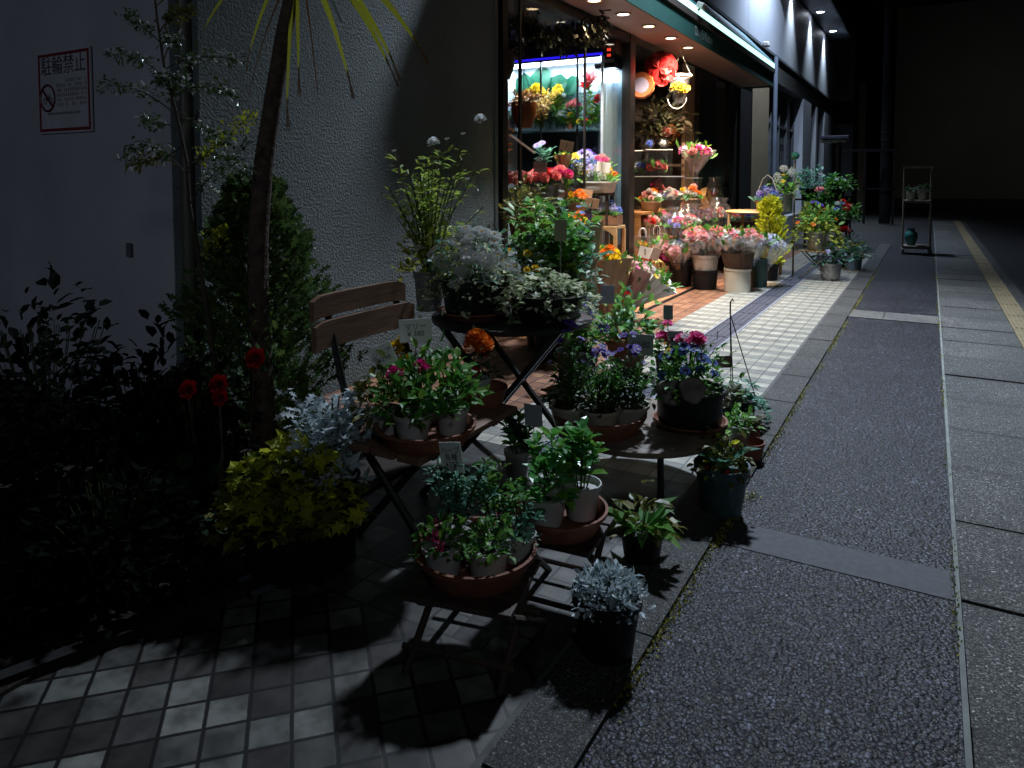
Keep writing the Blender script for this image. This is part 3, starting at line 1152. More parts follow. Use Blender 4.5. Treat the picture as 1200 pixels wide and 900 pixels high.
bp('stucco_wall', MB().span((XF - .22, 2.352, 0), (XF, 5.15, 7)), wall_m)
bp('side_wall', MB().span((XF - 9, 2.35, 0), (XF - .225, 2.56, 7)), side_m)
bp('corner_pipe', MB().tube([(XF - .075, 2.33, 0), (XF - .075, 2.33, 7)], .033, 12), surf('pipe_paint', (.10, .10, .075), (.07, .07, .05), .5, 5), smooth=True)
for z in (.7, 2.2, 3.6):
    bp('pipe_clip', MB().lathe([(.036, 0), (.039, .004), (.039, .026), (.036, .03)], 12, (XF - .075, 2.33, z)), black_metal)
bp('wall_edge', MB().span((XF - .05, 5.151, 0), (XF + .006, 5.20, 3.03)), surf('wall_trim', (.11, .12, .12), (.08, .09, .09), .5, 6))
# storey above the shop
m = MB()
y = 5.15
for k in range(5):
    m.span((XF - .2, y + .006, 4.12), (XF, min(28.8, y + 4.73) - .006, 7.2))
    y += 4.73
bp('upper_wall', m, panel_m)
bp('upper_sill', MB().span((XF - .22, 5.15, 4.06), (XF + .03, 28.8, 4.115)), surf('sill_grey', (.10, .11, .12), (.07, .08, .09), .5, 5))
bp('lintel', MB().span((XF - .24, 14.3, 3.55), (XF - .02, 28.8, 4.055)).span((XF - .24, 5.2, 3.06), (XF - .012, 14.3, 4.055)), surf('lintel_dark', (.09, .09, .08), (.06, .06, .055), .6, 4))
bp('roof', MB().span((XF - 9, 2.36, 7.2), (XF - .01, 28.8, 7.4)), surf('roof_grey', (.1, .1, .1), (.06, .06, .06), .8))
bp('end_wall', MB().span((XF - 9, 28.6, 0), (XF - .25, 28.8, 7.2)), panel_m)
# eave panel with two lit downlights over the far end of the facade
ev = bp('eave_panel', MB().span((XF + .004, 16.5, 6.1), (-2.45, 27.6, 6.2)), surf('eave_paint', (.16, .17, .19), (.12, .13, .15), .5, 3))
bp('eave_fascia', MB().span((-2.449, 16.5, 6.02), (-2.40, 27.6, 6.4)), black_metal)
cool_lens = glow('cool_downlight_lens', (.80, .86, 1.0), 40)
warm_lens = glow('warm_downlight_lens', (1.0, .72, .40), 9)
pale_lens = glow('pale_downlight_lens', (1.0, .86, .70), 9)
for y in (19.4, 22.7, 25.8):
    o = bp('downlight', MB().lathe([(.10, -.014), (.13, -.014), (.13, 0), (.10, 0)], 18, (-2.87, y, 6.098)), surf('light_ring', (.3, .3, .32), (.2, .2, .22), .4))
    MB().disc(.10, 0, 18).build('lens', cool_lens, o, loc=(-2.87 - XF, y - 2.35, 6.091))
    lamp('SPOT', 'downlight_light', (-2.95, y, 6.05), 650, (.72, .86, 1.0), (-3.0, y, 0), spot_size=R(85), spot_blend=1.0, shadow_soft_size=.04)

# ground floor beyond the awning
bp('corner_column', MB().span((XF - .3, 15.1, 0), (XF, 16.8, 3.54)), cream_m)
bp('white_downpipe', MB().tube([(XF + .05, 17.25, .3), (XF + .05, 17.25, 4.05)], .05, 12), surf('white_pipe', (.11, .13, .17), (.08, .10, .13), .4, 3), smooth=True)
for y0, y1 in ((21.75, 23.3), (24.4, 24.75), (26.4, 28.8)):
    bp('column', MB().span((XF - .3, y0, 0), (XF, y1, 3.54)), panel_m)
win_wall = surf('window_backing', (.035, .038, .045), (.02, .022, .028), .4, 2)
wf = bp('shop_window', MB().span((XF - .34, 16.82, .35), (XF - .30, 21.74, 3.54)), win_wall)
m = MB()
for y in (17.55, 18.3, 19.4, 20.5, 21.6):
    m.span((XF - .29, y, .35), (XF - .22, y + .08, 3.54))
for z in (.38, 1.2, 2.6, 3.44):
    m.span((XF - .285, 17.6, z), (XF - .23, 21.6, z + .06))
m.v = [(x - XF, y - 2.35, z) for x, y, z in m.v]
m.build('frame', surf('window_frame_grey', (.07, .075, .085), (.05, .055, .06), .4), wf)
m = MB()
rg = random.Random(9)
for i in range(10):
    y, z = 17.9 + (i % 5) * .72, 1.3 + (i // 5) * .8 + rg.uniform(0, .2)
    m.span((XF - .296, y, z), (XF - .291, y + .42, z + .55))
m.v = [(x - XF, y - 2.35, z) for x, y, z in m.v]
m.build('poster', surf('window_poster', (.20, .21, .23), (.06, .065, .075), .5, 4), wf)
bp('window_base', MB().span((XF - .3, 16.81, 0), (XF - .02, 21.74, .35)), panel_m)
bp('far_window', MB().span((XF - .34, 23.31, 0), (XF - .30, 26.39, 3.54)), win_wall)

# shop room
room_dark = surf('shop_wall_dark', (.035, .032, .03), (.022, .02, .02), .6, 2)
bp('shop_back_wall', MB().span((-7.6, 5.2, 0), (-7.5, 15, 3.2)), room_dark)
bp('shop_side_wall', MB().span((-7.5, 5.05, 0), (XF - .23, 5.14, 3.2)).span((-7.5, 14.9, 0), (XF - .31, 15.0, 3.2)), room_dark)
bp('bay_partition', MB().span((-7.5, 8.44, 0), (XF - .13, 8.48, 3.05)), room_dark)
bp('shop_ceiling', MB().span((-7.5, 5.2, 3.06), (XF - .25, 14.9, 3.16)), surf('shop_ceiling_dark', (.02, .022, .03), (.015, .016, .02), .6))
# dark metal front: posts and rails, with panes between
m = MB()
for y0, y1 in ((5.30, 5.39), (8.30, 8.46), (11.25, 12.3), (13.3, 13.62), (14.1, 15.08)):
    bp('front_post', MB().span((XF - .12, y0, 0), (XF - .01, y1, 3.03)), dark_frame)
bp('front_rail', MB().span((XF - .10, 5.392, 2.93), (XF - .02, 8.298, 3.03)), dark_frame)
for y0, y1 in ((5.635, 5.668), (7.03, 7.056)):
    bp('mullion', MB().span((XF - .05, y0, .0), (XF - .03, y1, 2.928)), dark_frame)
bp('door_rail', MB().span((XF - .09, 12.302, 1.0), (XF - .03, 13.298, 1.16)), dark_frame)
bp('door_rail', MB().span((XF - .09, 12.302, 0), (XF - .03, 13.298, .12)), dark_frame)
for y0, y1 in ((5.39, 5.62), (5.68, 7.015), (7.06, 8.13)):
    bp('window_pane', MB().span((XF - .065, y0, .02), (XF - .058, 8.29 if y1 == 8.13 else y1, 2.92)), glass)
bp('door_panel', MB().span((XF - .068, 12.32, .13), (XF - .058, 13.28, .98)).span((XF - .068, 12.32, 1.18), (XF - .058, 13.28, 3.0)), surf('door_glass_brown', (.10, .07, .045), (.05, .035, .025), .25, 3))
bp('door_panel', MB().span((XF - .068, 13.63, 0), (XF - .058, 14.09, 3.0)), surf('door_dark', (.025, .02, .018), (.015, .012, .012), .3, 3))
bp('door_handle', MB().tube([(XF + .0, 13.42, .95), (XF + .03, 13.42, .95), (XF + .03, 13.42, 1.3), (XF + .0, 13.42, 1.3)], .012, 8), steel)
px_ = atY(803, 120, 10.75).x
bp('bay_end', MB().span((XF - 1.05, 10.80, 0), (px_ - .003, 10.9, 3.03)), surf('bay_dark', (.05, .035, .028), (.03, .022, .018), .7, 3))
bp('side_pier', MB().span((px_, 10.75, 0), (XF - .12, 11.24, 3.03)), surf('pier_plaster', (.52, .36, .24), (.44, .30, .20), .6, 3))
bp('bay_back', MB().span((XF - 1.15, 8.49, 0), (XF - 1.05, 10.74, 3.03)), surf('bay_dark', (.05, .035, .028), (.03, .022, .018), .7, 3))
# hook-shaped white door grip on the first mullion
bp('slanted_rail', MB().tube([atX(597, 157, XF + .03), atX(626, 179, XF + .03)], .011, 8), steel, smooth=True)

# ------------------------------------------------------------------ awning
A = thing('awning', 'dark green shop awning with lettering, downlights and a glowing light strip', 'awning', (XF, 9.6, 3.03))


def ap(name, mb, mat, parent=A, **kw):
    mb.v = [(x - XF, y - 9.6, z - 3.03) for x, y, z in mb.v]
    return mb.build(name, mat, parent, **kw)


XA = -2.56
YA0, YA1 = 5.02, 14.15
ap('soffit', MB().span((XF + .002, YA0, 3.03), (XA - .02, YA1 - .03, 3.045)), surf('soffit_board', (.40, .28, .24), (.34, .23, .20), .6, 3))
green_c = surf('awning_canvas', (.018, .10, .085), (.012, .075, .065), .7, 20, bump=.2, bscale=200)
va = ap('valance', MB().span((XA - .018, YA0, 3.005), (XA, YA1, 3.25)), green_c)
ap('valance_lip', MB().span((XA - .03, YA0, 3.252), (XA + .02, YA1, 3.33)), surf('awning_lip', (.09, .075, .065), (.06, .05, .045), .6, 8))
ap('roof', MB().add([(XA - .02, YA0, 3.47), (XA - .02, YA1, 3.47), (XF + .01, YA1, 4.04), (XF + .01, YA0, 4.04), (XA - .02, YA0, 3.44), (XA - .02, YA1, 3.44), (XF + .01, YA1, 4.0), (XF + .01, YA0, 4.0)],
                    [(0, 1, 2, 3), (7, 6, 5, 4), (0, 4, 5, 1), (1, 5, 6, 2), (2, 6, 7, 3), (3, 7, 4, 0)]), surf('awning_roof', (.10, .30, .34), (.08, .24, .28), .6, 10))
ap('side_flap', MB().add([(XA - .03, YA1, 3.0), (XF + .01, YA1, 3.0), (XF + .01, YA1, 4.0), (XA - .03, YA1, 3.42), (XA - .03, YA1 - .02, 3.0), (XF + .01, YA1 - .02, 3.0), (XF + .01, YA1 - .02, 4.0), (XA - .03, YA1 - .02, 3.42)],
                         [(0, 1, 2, 3), (7, 6, 5, 4), (0, 3, 7, 4), (2, 6, 7, 3)])
   , green_c)
ap('side_flap', MB().add([(XA - .03, YA0, 3.05), (XF + .01, YA0, 3.05), (XF + .01, YA0, 4.0), (XA - .03, YA0, 3.42), (XA - .03, YA0 + .02, 3.05), (XF + .01, YA0 + .02, 3.05), (XF + .01, YA0 + .02, 4.0), (XA - .03, YA0 + .02, 3.42)],
        [(0, 3, 2, 1), (4, 5, 6, 7), (0, 4, 7, 3), (2, 3, 7, 6)]), green_c)
ap('light_strip', MB().span((XA - .03, YA0 + .02, 3.335), (XA + .006, YA1, 3.43)), glow('strip_glow', (.55, 1.0, .88), 1.55))
lettering('Daily\'s Kadan', .155, surf('awning_letter', (.46, .52, .50), (.38, .44, .42), .6), va, (XA + .003 - XF, 9.35 - 9.6, 3.125 - 3.03), (PI / 2, 0, PI / 2))
DL = [(6.55, -2.86), (7.24, -2.83), (7.95, -2.80), (8.74, -2.80), (9.48, -2.80)]
for i, (y, x) in enumerate(DL):
    o = ap('downlight', MB().lathe([(.062, -.012), (.085, -.012), (.085, 0), (.062, 0)], 18, (x, y, 3.028)), surf('warm_ring', (.5, .38, .28), (.4, .3, .2), .4))
    MB().disc(.062, 0, 18).build('lens', warm_lens if i in (0, 2, 4) else pale_lens, o, loc=(x - XF, y - 9.6, -.008))
    lamp('SPOT', 'awning_downlight_light', (x, y, 3.0), 140, (1.0, .74, .46) if i in (0, 2, 4) else (1.0, .86, .74), (x - .05, y, 0), spot_size=R(110), spot_blend=.8, shadow_soft_size=.05)
o = thing('floodlight', 'small white floodlight fixed on top of the awning', 'floodlight', atX(822, 7, XA + .05))
MB().box((0, 0, 0), (.09, .16, .07), Matrix.Rotation(R(25), 3, 'Y')).build('housing', white_plastic, o, bevel=.01)
MB().tube([(-.02, 0, -.03), (-.10, 0, -.09)], .012, 6).build('arm', black_metal, o)
o = thing('awning_bracket', 'small white bracket lamp at the far upper end of the awning', 'bracket lamp', atX(898, 52, XF + .12))
MB().box((0, 0, 0), (.12, .16, .10)).build('housing', white_plastic, o, bevel=.02)
MB().tube([(-.04, 0, 0), (-.12, 0, -.02)], .02, 6).build('arm', steel, o)

# ------------------------------------------------------------------ no-parking sign on the side wall
sg = thing('wall_sign', 'white no-parking notice with red border and black characters on the side wall', 'sign', (-4.295, 2.338, 1.80))
SW, SH = .54, .47
sgm = surf('sign_white', (.56, .56, .60), (.46, .46, .50), .5, 5)
MB().box((0, 0, 0), (SW, .008, SH)).build('board', sgm, sg)
m = MB()
bw = .016
for a, b_ in (((-SW / 2 + .012, -SH / 2 + .012), (SW / 2 - .012, -SH / 2 + .012 + bw)), ((-SW / 2 + .012, SH / 2 - .012 - bw), (SW / 2 - .012, SH / 2 - .012))):
    m.span((a[0], -.0065, a[1]), (b_[0], -.0045, b_[1]))
for x in (-SW / 2 + .012, SW / 2 - .012 - bw):
    m.span((x, -.0065, -SH / 2 + .0285), (x + bw, -.0045, SH / 2 - .0285))
m.build('border', surf('sign_red', (.24, .02, .03), (.18, .015, .02), .5), sg)
sign_ink = surf('faded_ink', (.10, .09, .11), (.06, .055, .07), .6)
lettering('駐輪禁止', .115, sign_ink, sg, (0.0, -.006, .145), (PI / 2, 0, 0))
rs = random.Random(21)
m = MB()
for r_, (zz) in enumerate((.062, .035, .008, -.019, -.046, -.073)):
    x = -.07 if r_ else .02
    while x < .215:
        wd = rs.uniform(.010, .017)
        if rs.random() < .88:
            for q in range(3):
                m.span((x, -.0056, zz - .008 + q * .007), (x + wd * rs.uniform(.6, 1), -.0045, zz - .008 + q * .007 + .003))
            m.span((x + wd * .4, -.0058, zz - .009), (x + wd * .4 + .003, -.0045, zz + .009))
        x += .019
    if r_ == 3:
        pass
x = -.17
while x < .16:
    m.span((x, -.0056, -.128), (x + .010, -.0045, -.116))
    x += .016
m.build('small_print', surf('faded_print', (.22, .21, .24), (.17, .16, .19), .6), sg)
# the crossed-out bicycle in a ring
m = MB()
cxs, czs = -.165, -.03
k = 40
ring = [(cxs + .075 * math.cos(2 * PI * i / k), -.0062, czs + .075 * math.sin(2 * PI * i / k)) for i in range(k + 1)]
m.tube(ring, .0065, 5, cap=False)
m.tube([(cxs - .052, -.0066, czs + .052), (cxs + .052, -.0066, czs - .052)], .006, 5)
m.build('ban_ring', surf('sign_ring', (.12, .015, .03), (.09, .01, .02), .5), sg)
m = MB()
for dx in (-.028, .028):
    m.tube([(cxs + dx + .018 * math.cos(2 * PI * i / 20), -.0055, czs - .015 + .018 * math.sin(2 * PI * i / 20)) for i in range(21)], .002, 4, cap=False)
m.tube([(cxs - .028, -.0055, czs - .015), (cxs - .008, -.0055, czs + .02), (cxs + .02, -.0055, czs + .02), (cxs + .028, -.0055, czs - .015)], .002, 4)
m.tube([(cxs - .008, -.0055, czs + .02), (cxs, -.0055, czs - .015), (cxs + .02, -.0055, czs + .02)], .002, 4)
m.build('bicycle_mark', sign_ink, sg)
o = thing('wall_socket', 'small dark vent cover low on the side wall', 'vent cover', (-3.72, 2.335, .92))
MB().box((0, 0, 0), (.035, .016, .075)).build('cover', surf('vent_grey', (.14, .14, .16), (.10, .10, .12), .5), o, bevel=.004)

# ------------------------------------------------------------------ beyond the shop
H = thing('far_house', 'dark house with pale panels standing past the end of the shop building', 'building', (-3.6, 33, 0))
MB().span((-6, 0, 0), (.9, 8, 9)).build('wall', surf('far_dark_wall', (.03, .03, .035), (.02, .02, .024), .8, 2), H)
m = MB()
for z0, z1 in ((.6, 3.6), (4.5, 7.0)):
    m.span((-.7, -.04, z0), (.78, -.01, z1))
m.build('panel', surf('far_pale_panel', (.38, .40, .42), (.30, .32, .34), .7, 1), H)
MB().span((1.0, -.3, 0), (1.25, -.05, 5.2)).build('door_post', surf('far_post_brown', (.32, .26, .16), (.24, .19, .11), .7, 2), H)
H2 = thing('far_wall', 'long dim cream wall across the end of the street', 'building', (1.9, 37.5, 0))
MB().span((-3.4, 0, .0), (16, 5, 9)).build('wall', surf('far_cream_wall', (.50, .45, .33), (.40, .36, .26), .8, .6, bump=.2, bscale=3), H2)
MB().span((-3.4, -.5, 0), (16, -.01, .45)).build('plinth', surf('far_plinth', (.10, .10, .09), (.07, .07, .065), .8, 2), H2)
m = MB()
for x in (1.8, 4.6, 7.4):
    m.span((x, -.06, .45), (x + .5, -.012, 4.4))
m.build('pilaster', surf('far_pilaster', (.44, .42, .36), (.36, .34, .28), .8, 1), H2)
o = thing('utility_pole', 'dark utility pole at the end of the walkway', 'pole', at(1036, 262))
MB().tube([(0, 0, 0), (0, 0, 9)], [.15, .11], 14).build('pole', surf('pole_concrete', (.008, .008, .009), (.005, .005, .006), .9, 6, spec=.1), o, True)
m = MB()
for z in (2.4, 2.62, 4.0):
    m.lathe([(.15, 0), (.155, .01), (.155, .05), (.15, .06)], 14, (0, 0, z))
m.build('band', surf('pole_band', (.012, .012, .013), (.008, .008, .009), .8, spec=.1), o)
o = thing('railing', 'dark metal railing in front of the far house', 'railing', at(1012, 262))
m = MB()
for x in (-.75, 0, .75):
    m.span((x - .03, -.03, 0), (x + .03, .03, 2.1))
m.build('post', surf('railing_paint', (.008, .008, .009), (.005, .005, .006), .8, 6, spec=.1), o)
MB().span((-.8, -.035, 2.1), (.8, .035, 2.18)).span((-.8, -.03, 1.0), (.8, .03, 1.05)).build('rail', surf('railing_paint', (.008, .008, .009)), o)

# ================================================================== FURNITURE AND FLOWERS OUTSIDE
def saucer(label, base, rpx, hpx, mat=terracotta, name='clay_saucer', cat='saucer', flare=.8):
    p = at(*base)
    s = mpp(p)
    t = thing(name, label, cat, p)
    r, h = rpx * s, hpx * s
    MB().lathe([(.001, 0), (r * flare, 0), (r * .96, h * .8), (r * 1.0, h * .82), (r * 1.01, h), (r * .95, h), (r * .93, h * .75), (r * flare * .97, h * .14), (.001, h * .12)], 48).build('dish', mat, t, True)
    return t


def folding_stool(label, p, w, d, z, rz, mat=grey_wood):
    t = thing('folding_stool', label, 'stool', (p.x, p.y, 0), rz)
    for k in range(4):
        MB().box((0, -d / 2 + d * (k + .5) / 4, z - .008), (w, d / 4 - .012, .016)).build('slat', mat, t, bevel=.003)
    for sx in (-1, 1):
        x = sx * (w / 2 - .025)
        MB().tube([(x, -d * .55, 0), (x, d * .42, z - .018)], .011, 8).build('leg', mat, t)
        MB().tube([(x + .024, d * .55, 0), (x + .024, -d * .42, z - .018)], .011, 8).build('leg', mat, t)
    MB().tube([(-w / 2, -d * .42, .05), (w / 2, -d * .42, .05)], .008, 6).build('rail', mat, t)
    MB().tube([(-w / 2, d * .42, .05), (w / 2, d * .42, .05)], .008, 6).build('rail', mat, t)
    return t


# front stool with its dish of five small pots
folding_stool('low folding wooden stool under the front clay dish, nearest the diagonal tiles', at(555, 757), .31, .30, .20, R(12), surf('stool_wood', (.10, .07, .05), (.045, .03, .022), .6, 7, bump=.3, bscale=30))
saucer('wide clay dish holding five herb pots on the front folding stool', (557, 668, .20), 72, 30)
plant('potted_herb', 'small white pot with a magenta bloom at the front edge of the front dish', (519, 670, .215), ('pot', 25, 19, 34, white_plastic),
      ('mound', 66, 40, 120, 13, G_MID, 'oval', .6), [('cluster', 'magenta', 3, 17, .25, .7)])
plant('potted_herb', 'white pot of yellow-green leaves with a torn soil-stained rim in the front dish', (572, 673, .215), ('pot', 26, 20, 34, white_plastic),
      ('mound', 64, 44, 130, 12, G_BRIGHT, 'oval', .6))
plant('potted_herb', 'grey-white pot of small blue-green leaves by the rim edge of the front dish', (608, 655, .215), ('pot', 20, 15, 32, white_plastic),
      ('mound', 56, 46, 130, 10, G_BLUE, 'oval', .6))
plant('potted_herb', 'tall fine-leaved green herb behind the magenta bloom in the front dish', (537, 647, .215), ('pot', 20, 15, 30, white_plastic),
      ('tall', 96, 84, 330, 12, G_BLUE, 'oval', .5))
plant('potted_herb', 'loose leafy herb with reddish leaf at the back of the front dish', (583, 642, .215), ('pot', 20, 15, 30, white_plastic),
      [('tall', 90, 78, 240, 12, G_MID, 'oval', .55), ('mound', 40, 34, 10, 24, leafy('leaf_wine', [(.14, .015, .04), (.10, .01, .03)]), 'oval', .5)])
# second stool with basil
folding_stool('low folding stool carrying the clay dish of basil', at(655, 702), .28, .26, .235, R(5), dark_wood)
saucer('clay dish holding three basil pots behind the front dish', (655, 616, .235), 57, 24)
plant('potted_basil', 'low basil in a white pot, front of the three in the basil dish', (639, 612, .25), ('pot', 26, 19, 34, white_plastic), ('mound', 72, 44, 70, 21, G_BASIL))
plant('potted_basil', 'tall basil in a white pot at the right rim of the basil dish', (681, 604, .25), ('pot', 23, 17, 40, white_plastic), ('upright', 62, 80, 90, 22, G_BASIL, 'oval', .62))
plant('potted_basil', 'bushy basil at the back of the basil dish', (650, 588, .25), ('pot', 20, 15, 34, white_plastic), ('upright', 74, 62, 110, 19, G_BASIL, 'oval', .62))
plant('potted_basil', 'slim basil in a white pot on the tiles beside the blank blue-white card', (606, 560, 0), ('pot', 15, 11, 34, white_plastic), ('upright', 38, 62, 70, 18, G_BASIL, 'oval', .62))

# folding garden chair
bn = thing('garden_chair', 'wooden garden chair with two arched back slats and flower dishes on its seat', 'chair', (-1.62, 2.15, 0))
for i, x in enumerate((-1.445, -1.555, -1.665, -1.775)):
    MB().box((x + 1.62, 0, .388), (.095, .64, .024)).build('seat_slat', bench_wood, bn, bevel=.004)


def back_slat(z0, z1, y0, y1, arch):
    m = MB()
    k = 14
    vs = []
    for i in range(k + 1):
        u = i / k
        y = y0 + u * (y1 - y0)
        q = arch * (1 - (2 * u - 1) ** 4) - (.012 if i in (0, k) else 0)
        for x in (-.012, .012):
            vs += [(x, y, z0 + q * .6), (x, y, z1 + q)]
    fs = []
    for i in range(k):
        a = i * 4
        fs += [(a, a + 4, a + 5, a + 1), (a + 2, a + 3, a + 7, a + 6), (a + 1, a + 5, a + 7, a + 3), (a, a + 2, a + 6, a + 4)]
    fs += [(0, 1, 3, 2), (k * 4, k * 4 + 2, k * 4 + 3, k * 4 + 1)]
    m.add(vs, fs)
    return m


back_slat(.798, .874, -.285, .235, .010).build('back_slat', bench_wood, bn, loc=(-.28, 0, 0))
back_slat(.688, .784, -.29, .275, .006).build('back_slat', bench_wood, bn, loc=(-.265, 0, 0))
for y in (-.20, .19):
    MB().tube([(.19, y, 0), (-.15, y, .375)], .015, 8).build('leg', black_metal, bn)
    MB().tube([(-.17, y + .02, 0), (.16, y + .02, .375)], .015, 8).build('leg', black_metal, bn)
    MB().tube([(-.16, y, .36), (-.30, y, .86)], .013, 8).build('back_post', black_metal, bn)
    MB().box((0, y, .366), (.40, .03, .018)).build('seat_bracket', black_metal, bn)
saucer('large clay dish on the chair seat under the zinnia pots', (499, 516, .40), 59, 21)
Z = 'zinnia plants in the dish on the chair'
plant('potted_zinnia', 'zinnia with two magenta blooms at the middle of the chair dish', (484, 513, .412), ('pot', 23, 17, 30, white_plastic), ('mound', 96, 62, 170, 17, G_MID),
      [('pom', 'magenta', 3, 21, .75, 1.0)], group=Z)
plant('potted_zinnia', 'zinnia with broad leaves over the right rim of the chair dish', (530, 506, .412), ('pot', 20, 15, 32, white_plastic), ('mound', 76, 62, 130, 18, G_MID), group=Z)
plant('potted_zinnia', 'leafy zinnia without bloom at the left end of the chair dish, under the tilted card', (452, 506, .412), ('pot', 19, 14, 28, white_plastic), ('mound', 84, 58, 150, 16, G_OLIVE), group=Z)
plant('potted_zinnia', 'zinnia with a dark red bud at the back of the chair dish', (503, 492, .412), ('pot', 19, 14, 28, white_plastic), ('mound', 92, 62, 160, 16, G_MID), [('pom', 'red', 1, 14, .4, .6)], group=Z)
plant('potted_marigold', 'yellow pansy-like flowers in a dark pot behind the tilted white card', (473, 468, .40), ('pot', 15, 12, 26, black_plastic), ('mound', 46, 46, 80, 12, G_DARK),
      [('pom', 'yellow', 5, 20, .55, 1.1)])
saucer('smaller clay dish on the chair seat under the orange marigolds', (565, 472, .40), 30, 20)
plant('potted_marigold', 'bright orange marigolds in a white pot under the round black table', (562, 468, .41), ('pot', 13, 10, 26, white_plastic), ('mound', 50, 42, 90, 11, G_DARK),
      [('pom', 'orange', 6, 24, .8, 1.2), ('pom', 'red', 2, 12, .4, .8)])

# round folding table
def round_table(name, label, base, rpx, legs, mat, thick=.022, zleg=None):
    p = at(*base)
    r = rpx * mpp(p)
    z = p.z
    t = thing(name, label, 'table', (p.x, p.y, 0), R(14))
    MB().lathe([(.001, z - thick), (r * .99, z - thick), (r, z - thick * .6), (r, z - .003), (r * .99, z), (.001, z)], 48).build('tabletop', mat, t, True)
    if legs == 'cross':
        for s1 in (-1, 1):
            y = s1 * r * .52
            MB().box((0, 0, 0), (math.hypot(1.3 * r, z - thick), .022, .034), None)
            for s2 in (-1, 1):
                MB().tube([(-s2 * r * .72, y + s2 * .014, 0), (s2 * r * .72, y + s2 * .014, z - thick)], .016, 4).build('leg', black_metal, t)
            MB().lathe([(.001, -.03), (.014, -.03), (.014, .03), (.001, .03)], 10).build('pivot', steel, t, loc=(0, y, (z - thick) / 2)).rotation_euler = (PI / 2, 0, 0)
        for sx in (-1, 1):
            MB().tube([(sx * r * .7, -r * .52, .03), (sx * r * .7, r * .52, .03)], .010, 6).build('rail', black_metal, t)
    else:
        for a in (.4, 1.97, 3.54, 5.11):
            q = r * .86
            MB().tube([(q * math.cos(a), q * math.sin(a), 0), (q * math.cos(a) * .96, q * math.sin(a) * .96, z - thick)], .013, 8).build('leg', black_metal, t)
        MB().lathe([(r * .80, z - thick - .02), (r * .84, z - thick - .02), (r * .84, z - thick), (r * .80, z - thick)], 32).build('apron', mat, t)
    return t


round_table('folding_table', 'round black folding table with crossed legs by the stucco wall', (600, 369, .68), 94, 'cross', black_metal)
saucer('clay saucer under the black planter on the round black table', (556, 371, .681), 43, 9)
plant('flower_planter', 'black planter full of small white flowers on the round black table', (556, 369, .692), ('pot', 41, 33, 44, black_plastic),
      [('trail', 128, 62, 520, 10, G_CREAM, 'oval', .5), ('mound', 104, 66, 260, 9, G_BLUE)], [('daisy', 'white', 50, 15, .3, 1.05), ('star', 'white', 48, 11, .1, 1.05)])
plant('ivy_planter', 'black bowl of cream-edged trailing ivy on the round black table', (642, 377, .682), ('bowl', 44, 30, 34, black_plastic),
      [('trail', 108, 34, 330, 13, G_CREAM, 'lobed', .6)])
sc_p = plant('flower_planter', 'tall grey pot of scabious stems and green leaves against the stucco wall', (503, 363, .682), ('pot', 18, 14, 46, grey_plastic),
             [('mound', 74, 66, 240, 12, G_LIME), ('tall', 112, 150, 520, 13, leafy('leaf_scabious', [(.14, .20, .03), (.22, .27, .05), (.10, .15, .03)], trans=.5, gain=2.0), 'oval', .3), ('tall', 130, 120, 240, 10, leafy('leaf_scabious', []), 'oval', .3)], [('star', 'white', 26, 7, .5, 1.7), ('daisy', 'white', 8, 9, .3, 1.0)])


def tall_heads(t, pts, kind, pal, size, Y):
    """blooms on long thin stems above a plant; pts in photo pixels"""
    p0 = Vector(t.location)
    z0 = p0.z + 40 * mpp(p0)
    inv = Matrix.Rotation(-t.rotation_euler.z, 4, 'Z')
    m = MB()
    for x, y in pts:
        q = atY(x, y, Y)
        a = inv @ (q - p0)
        b_ = Vector((a.x * .15, a.y * .15, z0 - p0.z))
        m.tube([b_, b_.lerp(a, .5) + Vector((a.x * -.12, 0, .02)), a], [.0034, .003, .002], 5)
        link('flower_head', head(kind, pal), t, a, zrot((.25, -.45, 1), x), size * mpp(q))
    m.build('stem', surf('stem_pale', (.16, .19, .06), (.12, .15, .05), .5), t)


tall_heads(sc_p, [(508, 168), (563, 141)], 'pom', 'white', 15, 2.75)
tall_heads(sc_p, [(524, 163), (543, 157), (462, 177), (548, 210)], 'star', 'white', 7, 2.7)
plant('foliage_plant', 'dark leafy pot with yellow flowers between the white flowers and the door shrubs', (612, 366, .682), ('pot', 15, 12, 22, black_plastic),
      ('mound', 60, 66, 150, 12, G_DARK), [('pom', 'yellow', 6, 10, .3, .9)])
# low round table with the trough
round_table('low_table', 'low round weathered wooden table carrying the violet pots', (748, 494, .25), 98, 'posts', grey_wood, .025)
saucer('round clay dish holding three pale bowls on the low wooden table', (702, 503, .251), 55, 22)
V = 'violet-flowered plants on the low wooden table'
for lab, x, y, hh in (('violet-blue nemesia in a greenish pale bowl at the left of the clay dish', 668, 500, 92), ('nemesia with a small conifer sprig in the middle cream bowl of the clay dish', 702, 504, 76), ('nemesia with dark violet tips in the pale bowl at the right of the clay dish', 736, 499, 80)):
    fl = [('upright', 66, hh, 210, 10, G_MID, 'oval', .5), ('mound', 60, hh * .7, 170, 9, G_DARK)]
    if x == 702:
        fl.append(('cone', 22, 40, 110, 7, G_BRIGHT, 'small', .5))
    plant('potted_nemesia', lab, (x, y, .265), ('bowl', 24, 16, 27, pale_ceramic), fl, [('pansy', 'violet', 7, 10, .8, 1.12), ('star', 'lilac', 5, 6, .6, 1.1)], group=V)
saucer('clay saucer under the black pansy pot on the low wooden table', (808, 499, .251), 43, 9)
